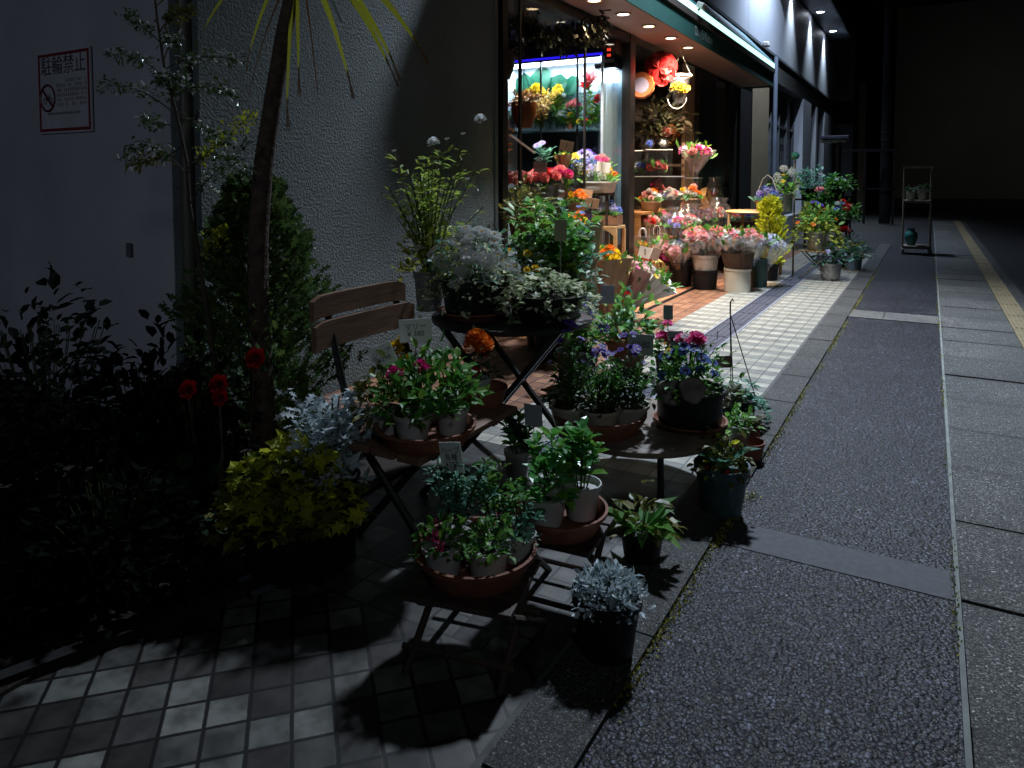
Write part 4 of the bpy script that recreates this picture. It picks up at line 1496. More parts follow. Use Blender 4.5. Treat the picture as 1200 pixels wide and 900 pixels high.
plant('pansy_planter', 'black pot of blue pansies and pink blooms at the right of the low wooden table', (808, 497, .262), ('bowl', 39, 32, 44, black_plastic),
      [('mound', 96, 64, 420, 10, G_MID), ('mound', 80, 56, 160, 9, G_BRIGHT)], [('pansy', 'blue', 16, 12, .35, .95), ('pansy', 'yellow', 3, 10, .7, 1.0), ('rose', 'pink', 5, 17, .95, 1.15), ('pansy', 'white', 2, 12, .9, 1.1)])
for lab, x, y, q in (('round grey stone tag propped on the left of the pansy pot', 786, 459, .2), ('larger round brown-grey stone tag on the front of the pansy pot', 811, 457, -.15)):
    p = atY(x, y, at(808, 497, .262).y - .13)
    s = mpp(p)
    t = thing('stone_tag', lab, 'stone tag', p + Vector((0, 0, -.04)), .5)
    o = MB().lathe([(.001, -.012), (.9, -.010), (1, 0), (.9, .010), (.001, .012)], 22, wob=lambda a, z: 15.5 * s * (1 + .08 * math.sin(3 * a) + .05 * math.sin(5 * a + 1)))
    o.v = [(a, b_, e) for a, b_, e in o.v]
    o = o.build('stone', surf('tag_stone', (.26, .23, .20), (.10, .09, .085), .8, 18, bump=.5, bscale=60), t, True)
    o.rotation_euler = (R(72), 0, q)
    o.location = (0, 0, .04)
plant('potted_ranunculus', 'pink ranunculus pot standing behind the pansies, below the small green card', (783, 440, .25), ('pot', 16, 13, 26, black_plastic), ('mound', 40, 34, 80, 10, G_MID),
      [('rose', 'pink', 7, 16, .7, 1.2), ('rose', 'orange', 2, 11, .2, .6)])

# right-hand floor pots beside the kerb
plant('floor_planter', 'dark teal-rimmed pot with broad grey-green leaves on the kerb edge', (845, 598, 0), ('pot', 31, 23, 56, teal_plastic),
      [('rosette', 70, 46, 12, 38, G_BLUE, 'oval', .5), ('mound', 66, 44, 110, 13, G_OLIVE), ('mound', 60, 36, 40, 12, G_GOLD)], [('star', 'red', 6, 5, .0, .3)])
p = at(878, 534)
saucer('deep clay dish at the kerb edge beside the dark teal pot', (877, 536, .002), 18, 20)
plant('potted_succulent', 'small grey pot with a pale succulent in the clay dish by the kerb', (866, 528, .012), ('pot', 13, 10, 30, grey_plastic), ('mound', 40, 24, 90, 10, G_BRIGHT))
plant('potted_succulent', 'dusky succulent in a clay pot behind the grey succulent pot', (880, 521, .012), ('pot', 11, 9, 24, terracotta), ('rosette', 30, 24, 26, 17, leafy('leaf_dusky', [(.14, .14, .09), (.08, .10, .05), (.2, .18, .13)]), 'oval', .45))
plant('potted_succulent', 'silvery bushy plant between the pansy pot and the hanging pot', (858, 505, .0), ('pot', 12, 10, 24, black_plastic), ('tall', 44, 40, 120, 11, leafy('leaf_dusky', []), 'oval', .5))
hp = plant('hanging_planter', 'black hanging pot with a tall three-wire hanger standing on the white tiles', (867, 496, 0), ('pot', 19, 14, 30, black_plastic),
           [('trail', 62, 26, 150, 10, G_BLUE, 'oval', .7)])
m = MB()
s = mpp(at(867, 496))
top = Vector((-13 * s, 0, 128 * s))
for a in (.3, 2.4, 4.5):
    m.tube([(18 * s * math.cos(a), 18 * s * math.sin(a), 29 * s), top], .0028, 5)
m.tube([top, top + Vector((0, 0, 14 * s)), top + Vector((2.5 * s, 0, 18 * s)), top + Vector((3.5 * s, 0, 15 * s))], .0045, 6)
m.build('hanger', black_plastic, hp)
card('brown card hung on the wires of the black hanging pot', at(848, 424, .0) * 0 + atY(848, 424, 3.9), 20, 14, card_brown, text='ヘデラ\n¥580', ink_mat=surf('pale_ink', (.40, .34, .28)), size=.36, stake=False, tilt=R(-6), base=None)

# dusty miller and low leafy plant
plant('dusty_miller', 'round silver dusty miller in a black pot on the kerb in front', (711, 764, 0), ('pot', 40, 30, 74, black_plastic),
      [('shoots', 92, 40, 900, 12, G_SILVER, 'small', .5), ('mound', 86, 34, 260, 12, G_SILVER, 'feather', .5)])
plant('leafy_planter', 'dark floor pot with long drooping green leaves beside the basil stool', (752, 655, 0), ('pot', 26, 20, 38, black_plastic),
      [('rosette', 120, 46, 26, 46, G_BRIGHT, 'oval', .36), ('mound', 70, 50, 46, 20, G_OLIVE)])
# left planting
plant('golden_ivy', 'large golden-green ivy in a black pot in front of the palm trunk', (345, 662, 0), ('pot', 62, 50, 70, black_plastic),
      [('mound', 150, 86, 820, 16, G_GOLD, 'lobed', 1.0), ('mound', 164, 66, 360, 16, G_OLIVE, 'lobed', 1.0)])
plant('dusty_miller', 'tall silver dusty miller behind the golden ivy and left of the chair dish', (390, 650, 0), ('pot', 32, 26, 96, black_plastic),
      [('tall', 116, 118, 520, 20, G_SILVER, 'feather', .5), ('shoots', 98, 96, 420, 18, G_SILVER, 'small', .5)])
t = thing('conifer', 'dark columnar conifer shrub behind the palm trunk against the wall', 'conifer', at(306, 572))
s = mpp(at(312, 572))
foliage('cone', random.Random(4), 158 * s, 356 * s, 6500, 16 * s, 'feather', .5).build('foliage', [leafy('leaf_conifer', [(.03, .065, .02), (.05, .10, .025), (.075, .11, .025), (.02, .04, .015)]), bark], t)
MB().tube([(0, 0, 0), (0, 0, .25)], [.035, .03], 8).build('trunk', bark, t)

# dracaena: leaning trunk, strap leaves hanging into the top of the picture
p0 = at(314, 600)
dr = thing('palm_plant', 'tall dracaena palm with a bare leaning trunk and hanging yellow strap leaves', 'palm', p0)
pts = []
for x, y in ((314, 600), (310, 500), (305, 420), (302, 340), (303, 270), (309, 190), (321, 110), (333, 40), (345, -20), (352, -60)):
    pts.append(atY(x, y, p0.y) - p0)
s = mpp(p0)
MB().tube(pts, [16 * s, 14 * s, 13 * s, 12 * s, 11.5 * s, 10.5 * s, 9.5 * s, 9 * s, 8 * s, 7 * s], 12).build('trunk', bark, dr, True)


def strap_leaf(base, mid_, tip, wdt, dirn):
    """one long strap with a folded middle; three control points"""
    vs, fs = [], []
    k = 12
    for i in range(k + 1):
        u = i / k
        q = base * (1 - u) ** 2 + mid_ * (2 * u * (1 - u)) + tip * u ** 2
        ww = wdt * min(1, 4 * u + .35) * (1 - u) ** .45 if u < 1 else 0.0004
        n = dirn
        vs += [q - n * ww, q + Vector((0, .004, .006)), q + n * ww]
    for i in range(k):
        a = i * 3
        fs += [(a, a + 1, a + 4, a + 3), (a + 1, a + 2, a + 5, a + 4)]
    return vs, fs


crown = atY(348, -40, p0.y) - p0
tips = [(236, 40, 'y'), (291, 66, 'y'), (289, 120, 'd'), (336, 132, 'y'), (350, 92, 'y'), (372, 108, 'd'), (410, 96, 'y'), (458, 82, 'y'), (462, 76, 'y'), (492, 56, 'y'), (400, 28, 's'), (500, -40, 'y'), (520, -120, 'y'), (430, -190, 'y'),
        (250, -60, 'y'), (210, -120, 'y'), (300, -220, 'y'), (360, -260, 'y'), (470, -170, 'y'), (180, 10, 'o')]
rg = random.Random(8)
for x, y, ty_ in tips:
    tp = atY(x, y, p0.y + rg.uniform(-.12, .10)) - p0
    d = tp - crown
    md = crown + d * .5 + Vector((0, 0, .10 + .12 * rg.random()))
    side = Vector((d.z, 0, -d.x)).normalized() * .9 + Vector((0, .3, 0))
    vs, fs = strap_leaf(crown + Vector((rg.gauss(0, .01), rg.gauss(0, .01), 0)), md, tp, .025 if ty_ != 'd' else .010, side.normalized())
    m = MB()
    m.add(vs, fs)
    mm = {'y': G_STRAP, 'd': G_BROWN, 's': G_SILVER, 'o': G_OLIVE}[ty_]
    m.build('leaf', mm, dr)
    if ty_ == 'y':
        m2 = MB()
        for q in range(3):
            v2, f2 = strap_leaf(tp.lerp(md, .10) + Vector((0, -.002, 0)), tp, tp + (tp - md).normalized() * .05 + Vector((rg.gauss(0, .006), 0, -.015)), .0025, side.normalized())
            m2.add(v2, f2)
        m2.build('leaf_tip', G_BROWN, dr)

# nandina: thin stems with feathery sprays
p0 = at(262, 600)
nd = thing('nandina_shrub', 'slender nandina shrub with feathery leaf sprays between the sign and the palm', 'shrub', p0)
Yn = p0.y


def N_(x, y, dy=0.0):
    return atY(x, y, Yn + dy) - p0


st = MB()
st.tube([N_(262, 600), N_(250, 420), N_(236, 320), N_(222, 240), N_(219, 190), N_(206, 130), N_(192, 75), N_(184, 20), N_(178, -40)], [.012, .010, .009, .008, .007, .006, .0055, .005, .003], 7)
sprays = [((219, 205), (195, 172), (160, 155), (147, 190), 'd'), ((206, 135), (180, 110), (150, 95), (112, 102), 'd'), ((198, 100), (170, 62), (150, 66), (126, 62), 'd'),
          ((196, 80), (215, 66), (250, 62), (284, 72), 's'), ((202, 112), (228, 98), (255, 98), (274, 112), 's'), ((219, 205), (240, 176), (256, 172), (300, 128), 'y'),
          ((219, 200), (236, 168), (262, 178), (296, 206), 's'), ((206, 130), (226, 138), (248, 158), (275, 172), 's'), ((186, 40), (196, 18), (210, 14), (226, 12), 'o'),
          ((188, 50), (170, 30), (158, 30), (148, 14), 'd'), ((192, 72), (200, 40), (208, 40), (196, 52), 's'), ((206, 150), (190, 140), (176, 150), (168, 138), 'd'), ((222, 240), (236, 215), (262, 190), (298, 165), 's'),
          ((214, 170), (196, 190), (180, 178), (150, 195), 'o'), ((236, 320), (246, 290), (250, 280), (262, 268), 'y'), ((196, 88), (180, 96), (196, 96), (190, 92), 's'), ((205, 125), (196, 120), (206, 88), (218, 92), 's')]
G_GLINT = leafy('leaf_glint', [(.03, .06, .02), (.04, .08, .025), (.45, .58, .58), (.03, .06, .02), (.05, .08, .02), (.02, .05, .02)], rough=.22, spec=.9, trans=.2, gain=2.2)  # the pale tone paints glints into some of the leaves
cl = {'d': Cloud(), 's': Cloud(), 'y': Cloud(), 'o': Cloud()}
rg = random.Random(31)
for a, b_, c_, d_, ty_ in sprays:
    A, Bq, Cq, D = [N_(*q, dy=rg.uniform(-.06, .06) if i else 0) for i, q in enumerate((a, b_, c_, d_))]
    pth = [A * (1 - u) ** 3 + Bq * 3 * u * (1 - u) ** 2 + Cq * 3 * u * u * (1 - u) + D * u ** 3 for u in [i / 9 for i in range(10)]]
    st.tube(pth, [.003 - .0002 * i for i in range(10)], 5)
    P, Dd, Nn = [], [], []
    for i in range(130):
        u = .24 + .72 * rg.random()
        j = min(8, int(u * 9))
        q = pth[j].lerp(pth[j + 1], u * 9 - j)
        P.append(q + Vector([rg.gauss(0, .014) for _ in range(3)]))
        Dd.append((pth[j + 1] - pth[j]).normalized() + Vector([rg.gauss(0, .7) for _ in range(3)]))
        Nn.append((rg.gauss(0, .5), rg.gauss(0, .5) - .2, 1))
    cl[ty_].add('oval', P, Dd, Nn, [rg.uniform(.019, .034) for _ in P], .014)
for k, mm in (('d', G_GLINT), ('s', G_GLINT), ('y', G_GOLD), ('o', G_OLIVE)):
    cl[k].build('foliage', mm, nd)
st.build('stem', twig, nd)

# dark bed shrubs and cyclamen
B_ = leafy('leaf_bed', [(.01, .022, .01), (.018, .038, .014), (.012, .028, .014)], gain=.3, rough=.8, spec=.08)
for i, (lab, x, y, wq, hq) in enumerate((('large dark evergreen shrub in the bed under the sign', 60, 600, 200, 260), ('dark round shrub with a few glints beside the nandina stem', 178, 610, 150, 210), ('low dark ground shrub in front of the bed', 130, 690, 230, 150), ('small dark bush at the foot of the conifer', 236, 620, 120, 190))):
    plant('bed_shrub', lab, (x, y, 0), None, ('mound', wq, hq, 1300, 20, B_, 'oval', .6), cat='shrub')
cy = thing('cyclamen', 'dark red cyclamen blooms rising from the bed beside the conifer', 'flowers', at(240, 640))
m = MB()
for x, y, z in ((219, 456, 22), (255, 450, 22), (257, 466, 18), (298, 419, 22)):
    q = atY(x, y, cy.location.y - .03) - Vector(cy.location)
    m.tube([(q.x * .4, 0, 0), (q.x * .8, 0, q.z * .6), q], .003, 5)
    link('flower_head', head('rose', 'darkred'), cy, q, zrot((.3, -.9, .4)), z * mpp(Vector(cy.location)))
m.build('stem', twig, cy)
foliage('mound', random.Random(12), 120 * mpp(Vector(cy.location)), 100 * mpp(Vector(cy.location)), 160, 20 * mpp(Vector(cy.location)), 'round', .9).build('foliage', [G_DARK, twig], cy)

# ------------------------------------------------------------------ by the shop door, on the paving
plant('door_shrub', 'bright green leafy pot plant beside the orange door mat', (734, 436, 0), ('pot', 24, 18, 40, terracotta), [('mound', 78, 62, 190, 15, G_BRIGHT), ('mound', 70, 50, 70, 14, G_BLUE)], [('pom', 'red', 2, 9, .8, 1)])
plant('violet_planter', 'dark pot of deep violet flowers between the round black table and the door', (676, 452, 0), ('pot', 24, 19, 42, black_plastic), [('upright', 84, 64, 260, 12, G_MID, 'oval', .5)],
      [('cluster', 'violet', 9, 17, .5, 1.05)])
plant('door_shrub', 'tall glossy green shrub in front of the shop window', (648, 415, 0), ('pot', 26, 20, 50, black_plastic), [('tall', 104, 150, 520, 16, G_MID, 'oval', .55), ('mound', 92, 110, 260, 16, G_DARK)], [('star', 'white', 8, 7, .5, 1)])
plant('door_shrub', 'slim yellow-green shrub with upright shoots below the coral carnations', (632, 404, 0), ('pot', 18, 14, 36, black_plastic), [('tall', 66, 148, 330, 14, G_BRIGHT, 'oval', .5)])
plant('door_shrub', 'pale blue-green leaved shrub at the right of the window shrubs', (672, 404, 0), ('pot', 18, 14, 36, black_plastic), [('tall', 64, 138, 300, 13, G_BLUE, 'oval', .5)], [('star', 'blue', 5, 7, .8, 1)])
ps = thing('plant_stand', 'dark narrow stand under the clay pot at the wall corner', 'stand', (-2.93, 5.32, 0))
MB().lathe([(.001, .72), (.17, .72), (.17, .745), (.001, .745)], 24).build('top', dark_wood, ps)
for a in (.5, 2.6, 4.7):
    MB().tube([(.14 * math.cos(a), .14 * math.sin(a), 0), (.10 * math.cos(a), .10 * math.sin(a), .72)], .014, 6).build('leg', dark_wood, ps)
plant('clay_pot_plant', 'round clay pot of brown-green foliage at the wall corner', Vector((-2.93, 5.32, .745)), ('bowl', 21, 14, 32, terracotta), [('mound', 58, 44, 260, 9, G_OLIVE)])
# pink wrapped bouquets in a bucket, kraft cones


def bouquet(label, base, wpx, hpx, paper, pal, tilt=(0, 0), group=None, cat='bouquet', heads='rose', n=8, hs=.3, leaf=G_MID, name='wrapped_bouquet'):
    """paper or film cone, crumpled at its mouth, with blooms inside"""
    SEED[0] += 5
    rg = random.Random(SEED[0])
    p = base if isinstance(base, Vector) else at(*base)
    s = mpp(p)
    w_, h = wpx * s, hpx * s
    n, hs = int(n * 1.35), hs * 1.08
    t = thing(name, label, cat, p, rg.uniform(0, 6), group)
    t.rotation_euler = (tilt[0], tilt[1], rg.uniform(-.5, .5))
    ph = rg.uniform(0, 6)
    wob = lambda a, z: 1 + (z / h) * (.16 * math.sin(4 * a + ph) + .09 * math.sin(9 * a + 2 * ph))
    MB().lathe([(w_ * .10, 0), (w_ * .14, h * .2), (w_ * .3, h * .55), (w_ * .5, h * .93), (w_ * .46, h * .9), (w_ * .27, h * .55), (w_ * .1, h * .2)], 36, wob=wob).build('wrapper', paper, t)
    c = Cloud()
    k = 46
    P = [(rg.gauss(0, w_ * .16), rg.gauss(0, w_ * .16), h * rg.uniform(.6, .95)) for _ in range(k)]
    c.add('oval', P, [(q[0] / w_ + rg.gauss(0, .2), q[1] / w_ + rg.gauss(0, .2), .6) for q in P], [(rg.gauss(0, 1), rg.gauss(0, 1), .6) for _ in P], w_ * .26, w_ * .12)
    c.build('foliage', leaf, t)
    pals = pal if isinstance(pal, (list, tuple)) else [pal]
    for i in range(n):
        a, q = i * 2.4, math.sqrt((i + .4) / n)
        pos = Vector((math.cos(a) * q * w_ * .36, math.sin(a) * q * w_ * .36, h * (1.0 - .16 * q * q)))
        link('flower_head', head(heads, pals[i % len(pals)]), t, pos, zrot((math.cos(a) * q * .8, math.sin(a) * q * .8, 1), i), w_ * hs * rg.uniform(.8, 1.2))
    return t


PB = 'bouquets in spotted paper by the door'
bk = thing('flower_bucket', 'white bucket holding the paper-wrapped bouquets at the edge of the orange mat', 'bucket', at(727, 374))
s = mpp(at(727, 374))
MB().lathe(pot_profile('pot', 20 * s, 15 * s, 34 * s), 28).build('bucket', white_plastic, bk, True)
z = 12 * s
q = at(727, 374)
for lab, dx, dy, tl, pp, pl in (('bouquet in salmon pink spotted paper leaning to the right by the door', 4, 0, (.0, .45), pink_paper, ['palepink', 'pink']), ('bouquet in white spotted paper fanned furthest over the orange mat', 9, 1, (.1, .75), white_paper, ['white', 'yellow']),
                                ('bouquet in upright pale pink paper at the back of the white bucket', -6, 2, (.0, -.05), pink_paper, ['white', 'palepink']), ('brown-tinted bouquet with small pink buds at the front of the white bucket', -3, -3, (.35, .05), kraft, ['palepink', 'mixed'])):
    bouquet(lab, q + Vector((dx * s, dy * s, z)), 44, 60, pp, pl, tl, PB, heads='star', n=7, hs=.22)
KB = 'brown paper cones beside the window'
for lab, x, y, hh, tl in (('tall brown paper cone of mixed flowers leaning against the window', 690, 392, 140, (0, -.12)), ('shorter brown paper cone with yellow flowers beside the tall cone', 706, 384, 92, (.05, .05))):
    bouquet(lab, at(x, y, .0), 56, hh, kraft, ['orange', 'yellow'], tl, KB, heads='pom', n=6, hs=.24)
bq = thing('flower_bucket', 'small clear vase with white blooms below the brown paper cones', 'vase', at(692, 402))
s = mpp(at(692, 402))
MB().lathe([(7 * s, 0), (8 * s, 2 * s), (10 * s, 60 * s), (9.4 * s, 60 * s), (7.4 * s, 3 * s)], 20).build('vase', acrylic, bq, True)
foliage('tall', random.Random(6), 26 * s, 84 * s, 50, 11 * s).build('foliage', [G_BLUE, stem_green], bq)
for i in range(5):
    link('flower_head', head('star', 'white'), bq, Vector((rg.gauss(0, 8 * s), rg.gauss(0, 8 * s), 76 * s + rg.gauss(0, 6 * s))), zrot((rg.gauss(0, .4), -.4, 1)), 9 * s)
# mat and gold cage lantern
zmat = surf('door_mat', (.46, .17, .07), (.36, .12, .045), .85, 5, bump=.5, bscale=300)
mt = thing('door_mat', 'orange door mat with a dark edge in front of the shop entrance', 'door mat', (-2.80, 7.6, .0))
MB().box((0, 0, .006), (.74, 1.86, .010)).build('mat', zmat, mt)
MB().box((.385, 0, .006), (.03, 1.92, .013)).box((0, .945, .006), (.74, .03, .013)).build('edging', black_plastic, mt)
lt = thing('cage_lantern', 'gold wire cage lantern standing on the orange mat', 'lantern', at(770, 337, .012))
s = mpp(at(770, 337))
gold = surf('gold_wire', (.50, .32, .10), (.36, .22, .06), .4, 8, metal=.5)
m = MB()
for k in range(12):
    a = 2 * PI * k / 12
    m.tube([(11 * s * math.cos(a), 11 * s * math.sin(a), 0), (11 * s * math.cos(a), 11 * s * math.sin(a), 22 * s), (7 * s * math.cos(a), 7 * s * math.sin(a), 30 * s), (0, 0, 34 * s)], .004, 5)
for z_ in (1, 12, 22):
    m.tube([(11 * s * math.cos(2 * PI * k / 24), 11 * s * math.sin(2 * PI * k / 24), z_ * s) for k in range(25)], .005, 5, cap=False)
m.build('cage', gold, lt)
MB().lathe([(.001, 0), (12 * s, 0), (12 * s, 2 * s), (.001, 2 * s)], 20).build('base', gold, lt)
MB().lathe([(.001, 2 * s), (5 * s, 2 * s), (5 * s, 14 * s), (.001, 15 * s)], 14).build('candle', surf('candle_wax', (.55, .42, .25)), lt)
tc_ = thing('gift_tag', 'folded white card with red lower edge standing above the gold cage lantern', 'gift card', atY(762, 296, 7.5), .35)
s = mpp(atY(762, 296, 7.5))
MB().box((-6 * s, 0, 0), (15 * s, .004, 13 * s), Matrix.Rotation(.25, 3, 'Y')).build('front', white_paper, tc_)
MB().box((6 * s, .03, -2 * s), (14 * s, .004, 15 * s), Matrix.Rotation(.35, 3, 'Y') @ Matrix.Rotation(.7, 3, 'Z')).build('side', white_paper, tc_)
MB().box((-6 * s, .001, -9 * s), (15 * s, .004, 5 * s), Matrix.Rotation(.2, 3, 'Y')).build('band', surf('tag_red', (.55, .02, .02), (.45, .015, .015)), tc_)
lettering('1', 10 * s, ink, tc_, (-6 * s, -.004, 0), (PI / 2, 0, 0))
MB().tube([(0, 0, -6 * s), (-3 * s, 0, -34 * s)], .003, 5).build('wire', black_metal, tc_)
plant('gift_plant', 'magenta blooms in a brown paper pot behind the gold cage lantern', at(782, 334), ('pot', 13, 10, 24, kraft), ('mound', 30, 22, 50, 9, G_MID), [('rose', 'magenta', 5, 11, .5, 1.1), ('rose', 'pink', 4, 12, .6, 1.2)])

# ------------------------------------------------------------------ price cards among the plants
card('white tilted handwritten card on a stake left of the yellow flowers', atY(449, 417, 2.05), 27, 27, card_white, .45, 'ジニア\n¥298', surf('blue_ink', (.05, .06, .16)), R(-22), size=.30)
card('faint grey-white card before the chair back behind the yellow flowers', atY(487, 387, 2.2), 38, 27, card_white, .45, 'マリー\n¥ 380', None, R(-3), size=.32)
card('square white card standing behind the front herb dish', atY(529, 536, 1.75), 29, 36, card_white, .22, 'ハーブ\n各種\n¥298', None, R(-9), turn=-.5, size=.24)
card('blank pale blue-white card beside the slim basil', atY(625, 487, 2.6), 25, 26, surf('card_blue', (.50, .54, .58), (.42, .46, .50), .5), .02, None, None, R(-4), turn=-.6)
card('dark grey card behind the violet nemesia bowls', atY(751, 404, 2.95), 29, 25, card_grey, .27, '¥580', surf('violet_ink', (.07, .04, .10)), R(2), size=.42)
card('dark green-grey card with red figures behind the pansies', atY(793, 398, 3.05), 18, 20, surf('card_green', (.28, .36, .34), (.20, .27, .26), .5), .27, '¥380', red_ink, R(-8), turn=-.4, size=.40)
card('small green card on a tall dark stake above the pink ranunculus', atY(783, 366, 3.1), 11, 17, surf('card_green', ()), .27, None)
card('plain olive card on a pale stake in front of the window shrubs', atY(657, 270, 3.0), 14, 25, surf('card_olive', (.34, .32, .20), (.26, .24, .15), .6), .70, None)
t = card('round grey tag on a dark stake above the violet flowers', atY(712, 345, 4.2), 16, 22, card_grey, .3, None, name='plant_tag')
cg = thing('cup_holder', 'clear goblet-shaped card holder on a stake against the wall', 'card holder', atY(561, 275, 2.9))
s = mpp(atY(561, 275, 2.9))
MB().lathe([(.0015, -60 * s), (.0015, 30 * s), (3 * s, 36 * s), (7.5 * s, 44 * s), (8 * s, 68 * s), (7.6 * s, 68 * s), (7 * s, 45 * s)], 18).build('cup', acrylic, cg, True)
for lab, x, y, Y in (('kraft card with a dark stroke over the yellow flowers in the window', 664, 171, 6.4), ('kraft card leaning beside the blue flowers in the window', 694, 238, 6.7), ('small kraft card behind the leaning kraft card', 686, 228, 6.9), ('pale pink card between the coral carnations', 633, 196, 6.2), ('white card over the pink and blue flowers in the window', 707, 196, 7.3)):
    card(lab, atY(x, y, Y), 16, 12, card_kraft if 'kraft' in lab else (pink_paper if 'pink card' in lab else white_paper), None, '|' if 'stroke' in lab or 'leaning' in lab else None, size=.7, tilt=R(10) if x != 633 else 0)

# ================================================================== INSIDE THE SHOP WINDOW
YS = 8.05                                   # front of the refrigerated case
a_, b_ = atY(592, 75, YS), atY(703, 152, YS)
x0, x1, zt, zs = a_.x, b_.x, a_.z, atY(650, 152, YS).z
dc = thing('flower_case', 'lit glass-fronted refrigerated flower case at the back of the shop window', 'display case', ((x0 + x1) / 2, YS, 0))
hw = (x1 - x0) / 2
case_in = surf('case_lining', (.70, .78, .86), (.62, .70, .80), .3, 2)
case_dark = surf('case_dark', (.025, .03, .04), (.015, .018, .025), .35, 3)
MB().span((-hw, .35, zs), (hw, .38, zt)).build('back_panel', case_in, dc)
MB().span((-hw - .03, 0, zt), (hw + .03, .38, zt + .30)).build('top_box', case_dark, dc)
MB().span((-hw, .05, zt - .05), (hw, .14, zt - .005)).build('tube_light', glow('case_tube', (.84, .92, 1.0), 11), dc)
MB().span((-hw - .03, -.02, zt + .002), (hw + .03, -.002, zt + .03)).build('led_strip', glow('led_violet', (.03, .015, 1.0), 1.0), dc)
MB().span((-hw, .02, zs - .022), (hw, .345, zs)).build('shelf', clear('shelf_glass', (.75, .92, .92), .2, .1, .12), dc)
MB().span((-hw, .20, zs + .45), (hw, .345, zs + .46)).build('shelf', clear('shelf_glass', ()), dc)
MB().span((-hw - .03, .02, 0), (-hw - .001, .38, zt)).span((hw + .001, .02, 0), (hw + .03, .38, zt)).build('side_panel', case_in, dc)
MB().span((-hw, .31, .3), (hw, .345, zs - .03)).span((-hw, .06, 0), (hw, .345, .3)).build('lower_panel', case_dark, dc)
m = MB()
for x in (-hw + .02, -hw + .52, -hw + 1.02):
    m.span((x - .010, -.02, 0), (x + .010, 0.0, zt))
m.span((-hw, -.03, zt - .02), (hw, 0, zt))
m.build('frame', dark_frame, dc)
MB().span((-hw, -.014, .3), (hw, -.010, zt - .02)).build('door_glass', glass, dc)
lamp('AREA', 'case_tube_light', ((x0 + x1) / 2, YS + .17, zt - .06), 24, (.80, .90, 1.0), ((x0 + x1) / 2, YS + .22, 0), shape='RECTANGLE', size=2 * hw - .1, size_y=.12)
# curved clear refrigerated corner to the right of the case
sc_ = thing('side_cooler', 'second glass cooler with curved pale glass beside the shop post', 'display case', (-3.40, YS + .17, 0))
hw2 = .125
zt2 = atY(716, 80, YS + .1).z
MB().span((-hw2, .16, .5), (hw2, .19, zt2)).build('back_panel', surf('cooler_back', (.30, .44, .52), (.20, .30, .38), .3, 3), sc_)
MB().span((-hw2, -.12, zt2), (hw2, .19, zt2 + .06)).span((-hw2, -.10, 0), (hw2, .19, .5)).build('box', case_dark, sc_)
MB().span((-hw2 + .02, -.04, zt2 - .15), (hw2 - .02, .08, zt2 - .02)).build('tube_light', glow('case_tube'), sc_)
MB().lathe([(hw2 * .98, .5), (hw2 * .98, zt2 - .17)], 24).build('curved_glass', clear('cooler_glass', (.80, .92, .97), .22, .12, .10), sc_, True)

# flowers in the case
rg = random.Random(77)


def vase_flowers(label, x, y, Y, rp, hp, pal, kind, n, hs, spread, rise, leafm=G_MID, vm=None, name='vase_of_flowers', lw=20):
    p = atY(x, y, Y)
    s = mpp(p)
    t = thing(name, label, 'vase of flowers', p)
    MB().lathe([(.001, 0), (rp * s * .8, 0), (rp * s, hp * s), (rp * s * .92, hp * s), (rp * s * .72, 2 * s), (.001, 2 * s)], 20).build('vase', vm or acrylic, t, True)
    SEED[0] += 3
    foliage('upright', random.Random(SEED[0]), spread * 1.1 * s, rise * s, 46, lw * .5 * s, 'oval', .5).build('foliage', [leafm, stem_green], t)
    for i in range(n):
        a, q = i * 2.4, math.sqrt((i + .3) / n)
        link('flower_head', head(kind, pal if isinstance(pal, str) else pal[i % len(pal)]), t, Vector((math.cos(a) * q * spread * .5 * s, math.sin(a) * q * spread * .4 * s, rise * s * (1.0 - .2 * q))),
             zrot((math.cos(a) * q, -.7 + math.sin(a) * q * .3, .8), i), hs * s * rg.uniform(.85, 1.15))
    return t


YF = YS + .17
vase_flowers('tall yellow chrysanthemums on the lit shelf of the flower case', 627, 151, YF, 6, 18, 'yellow', 'pom', 9, 13, 22, 48)
vase_flowers('lime green chrysanthemums beside the yellow ones in the flower case', 655, 151, YF, 5, 16, ['yellow', 'white'], 'pom', 5, 8, 16, 46, G_BRIGHT)
vase_flowers('lime pompons on tall stems at the middle of the flower case', 653, 150, YF + .1, 4, 14, 'yellow', 'pom', 3, 10, 10, 50, G_LIME)
vase_flowers('single red and white tulip-like lily above the right of the flower case', 689, 150, YF - .1, 4, 20, ['coral', 'red'], 'tulip', 2, 17, 8, 58, G_BRIGHT)
vase_flowers('yellow-green leafy stems in a glass at the right end of the lit shelf', 695, 150, YF, 6, 14, 'yellow', 'star', 3, 4, 14, 30, G_LIME)
vase_flowers('small clay cup with a yellow bloom on the lit shelf', 668, 151, YF - .1, 5, 12, 'yellow', 'pom', 2, 8, 6, 17, G_MID, terracotta)
vase_flowers('red and yellow posy at the front of the lit shelf', 683, 151, YF - .2, 4, 8, ['red', 'yellow', 'magenta'], 'rose', 5, 8, 12, 11, G_MID)
vase_flowers('white roses in pale glass at the left middle of the lit shelf', 643, 151, YF, 5, 14, 'white', 'rose', 3, 8, 14, 26, G_BLUE)
vase_flowers('pale blue-green sprays at the far left of the lit shelf', 600, 151, YF, 5, 16, 'white', 'star', 4, 6, 12, 34, G_BLUE)
